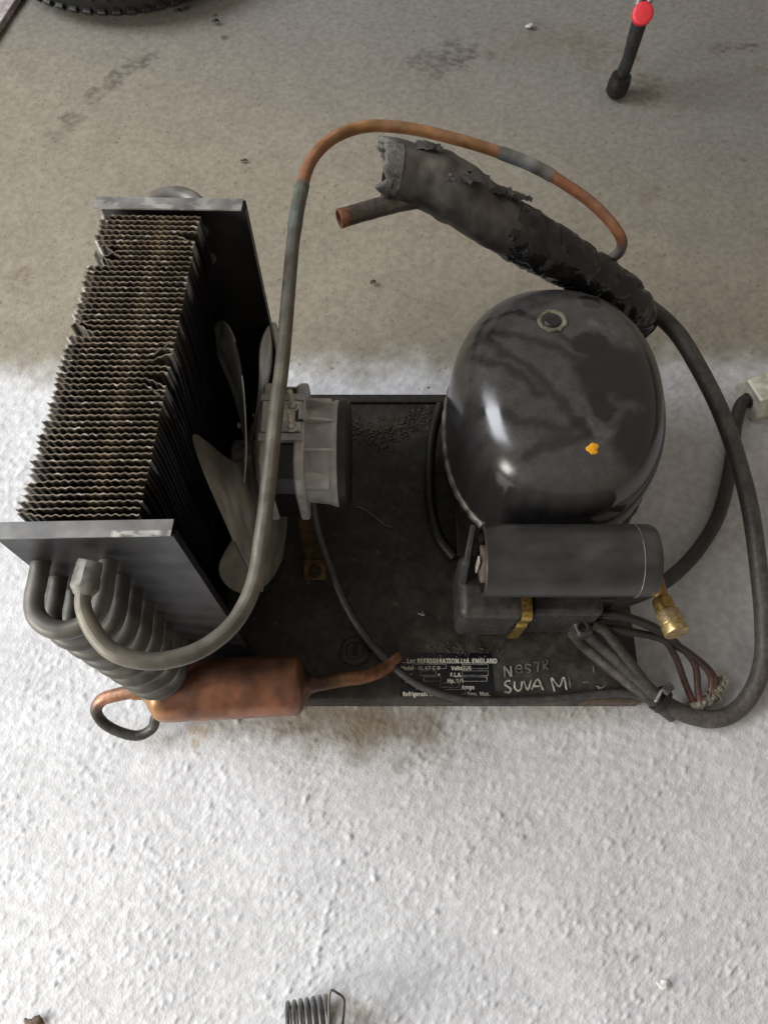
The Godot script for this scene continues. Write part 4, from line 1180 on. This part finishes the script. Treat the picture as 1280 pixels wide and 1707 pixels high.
	lathe(mb, [Vector2(0.0094, LL * 0.72), Vector2(0.0092, LL * 0.74), Vector2(0.0099, LL * 0.76), Vector2(0.0099, LL * 0.98), Vector2(0.0094, LL), Vector2(0.0, LL)], 40, axis(v0, v1 - v0), Color(0.50, 0.37, 0.17), 0.35)
	obj("valve_cap", mb.mesh(mat(0.45, 0.7, {"scale": 30.0})), ch)

func make_wiring() -> void:
	var cord := Color(0.050, 0.046, 0.042)
	var dusty := {"sides": 18, "mot": 0.3, "dust": 0.65, "dustc": Color(0.15, 0.135, 0.115), "sub": 8}
	var mb := MB.new()
	tube(mb, [v(0.2232, 0.1280, -0.4750), v(0.2468, 0.1200, -0.4662), v(0.2725, 0.1100, -0.4464), v(0.2938, 0.0980, -0.4124), v(0.3119, 0.0850, -0.3749), v(0.3275, 0.0680, -0.3305), v(0.3371, 0.0530, -0.2885), v(0.3410, 0.0380, -0.2354), v(0.3409, 0.0270, -0.1879), v(0.3362, 0.0200, -0.1542), v(0.3244, 0.0140, -0.1289), v(0.3071, 0.0100, -0.1124), v(0.2884, 0.0095, -0.1068), v(0.2689, 0.0095, -0.1099), v(0.2500, 0.0140, -0.1169), v(0.2314, 0.0270, -0.1265), v(0.2098, 0.0380, -0.1449), v(0.1878, 0.0500, -0.1614), v(0.1696, 0.0660, -0.1708)], [[0.0, 0.0078], [0.7, 0.0078], [0.83, 0.0080], [0.87, 0.0066], [1.0, 0.0060]], [[0.0, cord * 0.7], [0.3, cord], [0.55, cord * 1.6], [0.8, cord * 1.5], [1.0, cord]], dusty)
	var pc := obj("power_cord", mb.mesh(rubber), unit)
	mb = MB.new()
	tube(mb, [v(0.2538, 0.0070, -0.1093), v(0.2382, 0.0180, -0.1173), v(0.2179, 0.0300, -0.1295), v(0.1932, 0.0340, -0.1495), v(0.1756, 0.0380, -0.1644), v(0.1608, 0.0600, -0.1708)], 0.0052, cord * 1.5, dusty)
	obj("grey_wire", mb.mesh(rubber), pc)
	mb = MB.new()
	tube(mb, [v(0.2741, 0.0090, -0.1084), v(0.2477, 0.0160, -0.1166), v(0.2264, 0.0340, -0.1328), v(0.1975, 0.0600, -0.1579), v(0.1822, 0.0750, -0.1694), v(0.1714, 0.0800, -0.1731)], 0.0042, cord, dusty)
	obj("grey_wire", mb.mesh(rubber), pc)
	# fan motor lead
	mb = MB.new()
	tube(mb, [v(-0.0630, 0.1280, -0.2779), v(-0.0603, 0.1220, -0.2730), v(-0.0587, 0.1080, -0.2640), v(-0.0559, 0.0860, -0.2512), v(-0.0490, 0.0650, -0.2341), v(-0.0347, 0.0420, -0.2029), v(-0.0159, 0.0320, -0.1745), v(0.0053, 0.0305, -0.1518), v(0.0313, 0.0275, -0.1326), v(0.0623, 0.0265, -0.1225), v(0.1037, 0.0262, -0.1199), v(0.1505, 0.0262, -0.1220), v(0.1925, 0.0265, -0.1261), v(0.2182, 0.0270, -0.1249), v(0.2362, 0.0240, -0.1173), v(0.2567, 0.0065, -0.1099)], 0.0038, Color(0.042, 0.041, 0.042), {"sides": 14, "mot": 0.25, "dust": 0.35, "sub": 8})
	var ml := obj("motor_lead", mb.mesh(rubber), unit)
	mb = MB.new()
	lathe(mb, [Vector2(0.0035, 0.007), Vector2(0.0058, 0.006), Vector2(0.0066, 0.003), Vector2(0.0066, -0.002), Vector2(0.0, -0.002)], 20, axis(v(-0.0615, 0.1260, -0.2750), v(-0.0587, 0.1080, -0.2640) - v(-0.0630, 0.1280, -0.2779)), Color(0.018, 0.017, 0.017))
	obj("grommet", mb.mesh(rubber), ml)
	# black lead bent round the compressor's left side
	mb = MB.new()
	tube(mb, [v(0.0559, 0.0600, -0.3989), v(0.0480, 0.0450, -0.3755), v(0.0443, 0.0340, -0.3417), v(0.0447, 0.0300, -0.3019), v(0.0519, 0.0290, -0.2714), v(0.0658, 0.0290, -0.2504)], 0.0050, Color(0.014, 0.014, 0.014), {"sides": 14, "mot": 0.3})
	obj("black_lead", mb.mesh(rubber), unit)
	# red-brown wires under the valve
	var wires := [
		[v(0.1724, 0.0800, -0.1824), v(0.1932, 0.0850, -0.1799), v(0.2116, 0.0800, -0.1762), v(0.2315, 0.0700, -0.1707), v(0.2524, 0.0500, -0.1630), v(0.2720, 0.0300, -0.1493), v(0.2760, 0.0180, -0.1308), v(0.2793, 0.0100, -0.1166)],
		[v(0.1734, 0.0750, -0.1797), v(0.1936, 0.0830, -0.1784), v(0.2154, 0.0750, -0.1745), v(0.2457, 0.0550, -0.1643), v(0.2720, 0.0350, -0.1545), v(0.2874, 0.0220, -0.1415), v(0.2883, 0.0140, -0.1289), v(0.2828, 0.0100, -0.1187)],
		[v(0.1739, 0.0700, -0.1733), v(0.1933, 0.0720, -0.1712), v(0.2167, 0.0680, -0.1682), v(0.2365, 0.0600, -0.1651), v(0.2513, 0.0420, -0.1544), v(0.2628, 0.0240, -0.1374), v(0.2709, 0.0130, -0.1239), v(0.2753, 0.0090, -0.1157)],
		[v(0.1773, 0.0660, -0.1718), v(0.2017, 0.0680, -0.1692), v(0.2285, 0.0620, -0.1667), v(0.2599, 0.0420, -0.1597), v(0.2817, 0.0280, -0.1498), v(0.2910, 0.0200, -0.1398), v(0.2872, 0.0130, -0.1265), v(0.2781, 0.0090, -0.1167)],
	]
	for k in 4:
		mb = MB.new()
		tube(mb, wires[k], 0.0029, [[0.0, Color(0.018, 0.016, 0.015)], [0.55, Color(0.028, 0.019, 0.016)], [0.7, Color(0.060, 0.032, 0.025)], [0.9, Color(0.12, 0.058, 0.046)], [1.0, Color(0.10, 0.04, 0.03)]], {"sides": 12, "mot": 0.4})
		obj("relay_wire", mb.mesh(rubber), unit)
	# frayed sheath where the wires leave the cord
	mb = MB.new()
	tube(mb, [v(0.2969, 0.0160, -0.1428), v(0.2974, 0.0140, -0.1352), v(0.2919, 0.0120, -0.1267), v(0.2819, 0.0105, -0.1207), v(0.2698, 0.0100, -0.1166)], [[0.0, 0.0030], [0.2, 0.0040], [0.7, 0.0046], [1.0, 0.0050]], Color(0.30, 0.27, 0.21), {"sides": 16, "sub": 10, "mot": 0.6, "lump": 0.5, "lf": 260.0})
	var sh := obj("frayed_sheath", mb.mesh(mat(0.95, 0.0, {"bump": 0.05, "scale": 40.0})), pc)
	var rg := RandomNumberGenerator.new(); rg.seed = 3
	var fz := MB.new()
	for k in 46:
		var a := v(0.2969, 0.0160, -0.1428).lerp(v(0.2698, 0.0100, -0.1166), k / 45.0) + v(rg.randf_range(0.0, 0.006), rg.randf_range(0.0, 0.003), rg.randf_range(-0.002, 0.006))
		tube(fz, [a, a + v(rg.randfn(0, 0.003), rg.randf_range(0, 0.003), rg.randfn(0, 0.003)), a + v(rg.randfn(0, 0.004), rg.randf_range(0, 0.005), rg.randfn(0, 0.004))], 0.00022, Color(0.42, 0.38, 0.30), {"sides": 4, "sub": 3, "mot": 0.2})
	var fzo := obj("loose_threads", fz.mesh(dull), pc)
	fzo.set_meta("kind", "stuff")
	# strap that ties the leads together
	mb = MB.new()
	var tc := v(0.2401, 0.0220, -0.1217)
	var dir: Vector3 = (v(0.2514, 0.0160, -0.1135) - v(0.2263, 0.0280, -0.1299)).normalized()
	tube(mb, [tc - dir * 0.0035, tc + dir * 0.0035], 0.0118, Color(0.016, 0.016, 0.017), {"sides": 24, "sub": 3, "flat": 0.85, "mot": 0.2})
	var strap := obj("cable_strap", mb.mesh(black_paint), unit)
	mb = MB.new()
	rbox(mb, v(0.010, 0.005, 0.007), 0.0012, Transform3D(Basis(Vector3.UP, 0.7) * Basis(Vector3.RIGHT, 0.4), v(0.2427, 0.0360, -0.1283)), Color(0.20, 0.19, 0.185), 0.5)
	rbox(mb, v(0.002, 0.004, 0.012), 0.0006, Transform3D(Basis(Vector3.UP, -0.6), v(0.2348, 0.0340, -0.1226)), Color(0.55, 0.55, 0.55), 0.3)
	obj("buckle", mb.mesh(mat(0.4, 0.5)), strap)

# ---------------------------------------------------------------- other things
func make_connector() -> void:
	var t := thing("cord_connector", "cream plastic cord connector at right edge with black cord running to compressor", "connector")
	var mb := MB.new()
	# tapered housing: a prism lying on the floor, cord entering its end face
	var a := v(0.3647, 0.0040, -0.4368); 
	var dir := v(0.94, 0, -0.34).normalized()
	var side := v(0.34, 0, 0.94).normalized()
	var poly := PackedVector2Array([Vector2(-0.022, 0.0), Vector2(0.019, 0.0), Vector2(0.021, 0.012), Vector2(0.012, 0.032), Vector2(-0.015, 0.032), Vector2(-0.0235, 0.017)])
	var o := v(0.3786, 0.0000, -0.4304)
	prism(mb, poly, 0.075, Transform3D(Basis(side, Vector3.UP, -dir), o), Color(0.80, 0.76, 0.63), 0.002, 0.06)
	obj("housing", mb.mesh(mat(0.42, 0.0, {"scale": 8.0, "spec": 0.5})), t)
	mb = MB.new()
	lathe(mb, [Vector2(0.0085, 0.0), Vector2(0.0080, 0.0009), Vector2(0.0062, 0.0007), Vector2(0.0058, -0.003)], 24, axis(o + v(0, 0.0145, 0) - dir * 0.0002, -dir), Color(0.08, 0.07, 0.055), 0.2)
	obj("cord_entry", mb.mesh(rubber), t)
	mb = MB.new()
	tube(mb, [o + v(0, 0.0145, 0) + dir * 0.01, o + v(0, 0.0145, 0) - dir * 0.006, v(0.3641, 0.0090, -0.4068), v(0.3563, 0.0080, -0.3791), v(0.3446, 0.0080, -0.3415), v(0.3253, 0.0090, -0.2985), v(0.2975, 0.0140, -0.2621), v(0.2649, 0.0260, -0.2326), v(0.2352, 0.0450, -0.2131), v(0.2079, 0.0600, -0.2001), v(0.1836, 0.0700, -0.1916)], 0.0066, Color(0.028, 0.026, 0.024), {"sides": 18, "mot": 0.3, "dust": 0.25})
	obj("cord", mb.mesh(rubber), t)

func make_background_things() -> void:
	# tyre lying at the top left
	var c := v(-0.3654, 0.0300, -1.0134) + v(-0.004, -0.03, -0.206)
	var t := thing("rubber_tyre", "black knobbly rubber tyre lying flat at the top left edge", "tyre")
	var mb := MB.new()
	var R := 0.150; var r0 := 0.042
	for a in 97:
		for b in 25:
			var th := TAU * a / 96; var ph := TAU * b / 24
			var rr := R + r0 * cos(ph) * 0.9
			mb.vt(c + v(cos(th) * rr, 0.047 + r0 * sin(ph), sin(th) * rr), mott(Color(0.014, 0.014, 0.014), v(cos(th) * rr, sin(ph) * r0, sin(th) * rr), 0.4))
	mb.grid(0, 97, 25, true)
	obj("casing", mb.mesh(rubber), t)
	var lugs := MB.new()
	for k in 58:
		for row in 3:
			var th := TAU * (k + 0.5 * (row % 2)) / 58
			var ph: float = [-0.55, 0.0, 0.55][row]
			var d := v(cos(th) * cos(ph), sin(ph), sin(th) * cos(ph))
			var p := c + v(cos(th) * R, 0.047, sin(th) * R) + v(cos(th) * cos(ph) * r0 * 0.9, sin(ph) * r0, sin(th) * cos(ph) * r0 * 0.9)
			rbox(lugs, v(0.012, 0.010, 0.009), 0.0015, axis(p, d), Color(0.009, 0.009, 0.009), 0.3, {"seg": 1, "inner": 1})
	obj("tread_lugs", lugs.mesh(rubber), t).set_meta("kind", "stuff")
	# pale board at the very corner
	mb = MB.new()
	var b0 := v(-0.5124, 0.0100, -1.0844); var b1 := v(-0.5239, 0.0100, -1.0336)
	var along := (b1 - b0).normalized()
	var acr := v(along.z, 0, -along.x)
	if acr.x > 0: acr = -acr
	var mid := (b0 + b1) * 0.5 + acr * 0.05
	rbox(mb, v(0.10, 0.010, 0.5), 0.002, Transform3D(Basis(acr, Vector3.UP, acr.cross(Vector3.UP)), v(mid.x, 0.005, mid.z)), Color(0.52, 0.46, 0.45), 0.15, {"inner": 10})
	tag(obj("pale_board", mb.mesh(mat(0.7))), "pale pinkish board lying across the top left corner", "board")
	# stand leg with a red button at the top right
	t = thing("stand_leg", "black stand leg with a round red button and rubber foot", "stand leg")
	var f0 := v(0.3033, 0.0120, -0.9088); var f1 := v(0.3053, 0.0500, -0.9075); var f2 := v(0.3041, 0.1050, -0.9064); var f3 := v(0.3022, 0.1180, -0.9060)
	mb = MB.new()
	tube(mb, [f0, f0.lerp(f1, 0.5), f1, f1.lerp(f2, 0.5), f2, f3], [[0.0, 0.0125], [0.12, 0.0118], [0.35, 0.0105], [0.6, 0.0118], [0.9, 0.0128], [1.0, 0.0115]], Color(0.024, 0.024, 0.025), {"sides": 20, "sub": 8, "mot": 0.3, "dust": 0.3, "flat": 0.7})
	obj("leg", mb.mesh(satin_black), t)
	mb = MB.new()
	lathe(mb, [Vector2(0.0, -0.012), Vector2(0.010, -0.011), Vector2(0.0135, -0.006), Vector2(0.0140, 0.006), Vector2(0.0125, 0.016), Vector2(0.0, 0.018)], 28, axis(v(0.3014, 0.0140, -0.9039), (f1 - f0)), Color(0.012, 0.012, 0.012), 0.3)
	obj("rubber_foot", mb.mesh(rubber), t)
	mb = MB.new()
	var bn := (v(0, 0.70, 0) - f2).normalized()
	lathe(mb, [Vector2(0.0122, -0.006), Vector2(0.0122, 0.002), Vector2(0.0112, 0.0032), Vector2(0.008, 0.0040), Vector2(0.0, 0.0045)], 36, axis(f2 + (bn + v(0.1, 0.2, 0)).normalized() * 0.0130, bn + v(0.1, 0.25, 0)), Color(0.62, 0.035, 0.045), 0.1)
	obj("red_button", mb.mesh(mat(0.5, 0.0, {"grime": false})), t)
	for s in [-0.006, 0.006]:
		mb = MB.new()
		tube(mb, [f3 + v(s, 0.0, 0), f3 + v(s + 0.012, 0.10, -0.03)], 0.004, Color(0.42, 0.41, 0.40), {"sides": 12, "sub": 3})
		obj("steel_rod", mb.mesh(steel), t)
	# coil spring at the bottom edge
	t = thing("coil_spring", "small steel wire coil spring lying at the bottom edge", "spring")
	var c0 := v(-0.0731, 0.0200, 0.1236); var c1 := v(-0.0398, 0.0200, 0.1183)
	mb = MB.new()
	var ax: Vector3 = (c1 - c0).normalized()
	var nn := Vector3.UP; var bb := ax.cross(nn)
	var pts := []
	var turns := 7.0
	for k in int(turns * 20) + 1:
		var a := TAU * k / 20.0
		pts.append(c0.lerp(c1, k / (turns * 20.0)) + (nn * cos(a) + bb * sin(a)) * 0.0195)
	tube(mb, pts, 0.0016, Color(0.20, 0.20, 0.195), {"sides": 10, "sub": 2, "mot": 0.3, "dust": 0.2})
	obj("coils", mb.mesh(mat(0.45, 0.5, {"scale": 30.0})), t)
	mb = MB.new()
	tube(mb, [pts[pts.size() - 1], v(-0.0388, 0.0410, 0.0927), v(-0.0344, 0.0400, 0.0944), v(-0.0297, 0.0360, 0.0983), v(-0.0293, 0.0320, 0.1050), v(-0.0307, 0.0240, 0.1184)], 0.0009, Color(0.16, 0.13, 0.11), {"sides": 8, "mot": 0.3})
	obj("wire_hook", mb.mesh(mat(0.45, 0.5)), t)

func chip(called: String, at: Vector3, s: Vector3, col: Color, label: String, category: String) -> void:
	var mb := MB.new()
	tube(mb, [at + v(-s.x, 0, -s.z * 0.4), at + v(-s.x * 0.3, s.y * 0.6, s.z * 0.3), at + v(s.x * 0.4, s.y * 0.7, -s.z * 0.2), at + v(s.x, 0, s.z * 0.4)], [[0.0, s.z * 0.25], [0.4, s.z], [0.7, s.z * 0.8], [1.0, s.z * 0.2]], col, {"sides": 10, "sub": 4, "mot": 0.4, "lump": 0.6, "lf": 300.0, "flat": 0.45})
	tag(obj(called, mb.mesh(dull)), label, category)

func make_debris() -> void:
	chip("leaf_scrap", v(-0.0124, 0.0020, -0.5968), v(0.0032, 0.002, 0.003), Color(0.035, 0.028, 0.022), "small dark triangular leaf scrap on the tan floor below the bare pipe stub", "leaf scrap")
	chip("dirt_crumb", v(-0.1739, 0.0020, -0.7868), v(0.005, 0.002, 0.002), Color(0.05, 0.04, 0.03), "dark dirt crumb on the floor above the condenser coil", "dirt crumb")
	chip("paint_flake", v(0.2177, 0.0020, 0.0938), v(0.0052, 0.001, 0.0032), Color(0.85, 0.85, 0.82), "bright white paint flake on the floor at the lower right", "paint flake")
	chip("dry_leaf", v(-0.2676, 0.0030, 0.1185), v(0.008, 0.002, 0.004), Color(0.13, 0.085, 0.05), "brown dry leaf at the bottom left edge", "dry leaf")
	chip("black_crumb", v(-0.2320, 0.0030, -1.0492), v(0.005, 0.003, 0.004), Color(0.02, 0.02, 0.02), "black crumb on the grey floor right of the tyre, farther one", "crumb")
	chip("black_crumb", v(-0.2857, 0.0030, -1.0708), v(0.006, 0.003, 0.004), Color(0.02, 0.02, 0.02), "black crumb on the grey floor touching the tyre's right side", "crumb")
	chip("white_grit", v(0.2008, 0.0020, -1.0406), v(0.006, 0.003, 0.005), Color(0.6, 0.6, 0.58), "pale grit crumb on the stained floor left of the stand leg", "grit")
	var mb := MB.new()
	tube(mb, [v(-0.0261, 0.0235, -0.3055), v(-0.0161, 0.0260, -0.2993), v(-0.0034, 0.0260, -0.2887), v(0.0006, 0.0245, -0.2856), v(0.0080, 0.0235, -0.2835)], 0.00045, Color(0.30, 0.25, 0.14), {"sides": 6, "mot": 0.2})
	tag(obj("straw", mb.mesh(dull)), "thin bent straw on the black base plate right of the fan motor", "straw")
	mb = MB.new()
	tube(mb, [v(0.0311, 0.0228, -0.1992), v(0.0343, 0.0240, -0.1971), v(0.0371, 0.0232, -0.1979)], 0.0006, Color(0.55, 0.55, 0.53), {"sides": 6})
	tube(mb, [v(0.0349, 0.0232, -0.2002), v(0.0359, 0.0236, -0.1961)], 0.0005, Color(0.5, 0.5, 0.48), {"sides": 6})
	tag(obj("lint", mb.mesh(dull)), "tiny pale lint scrap on the black base plate above the maker plate", "lint")
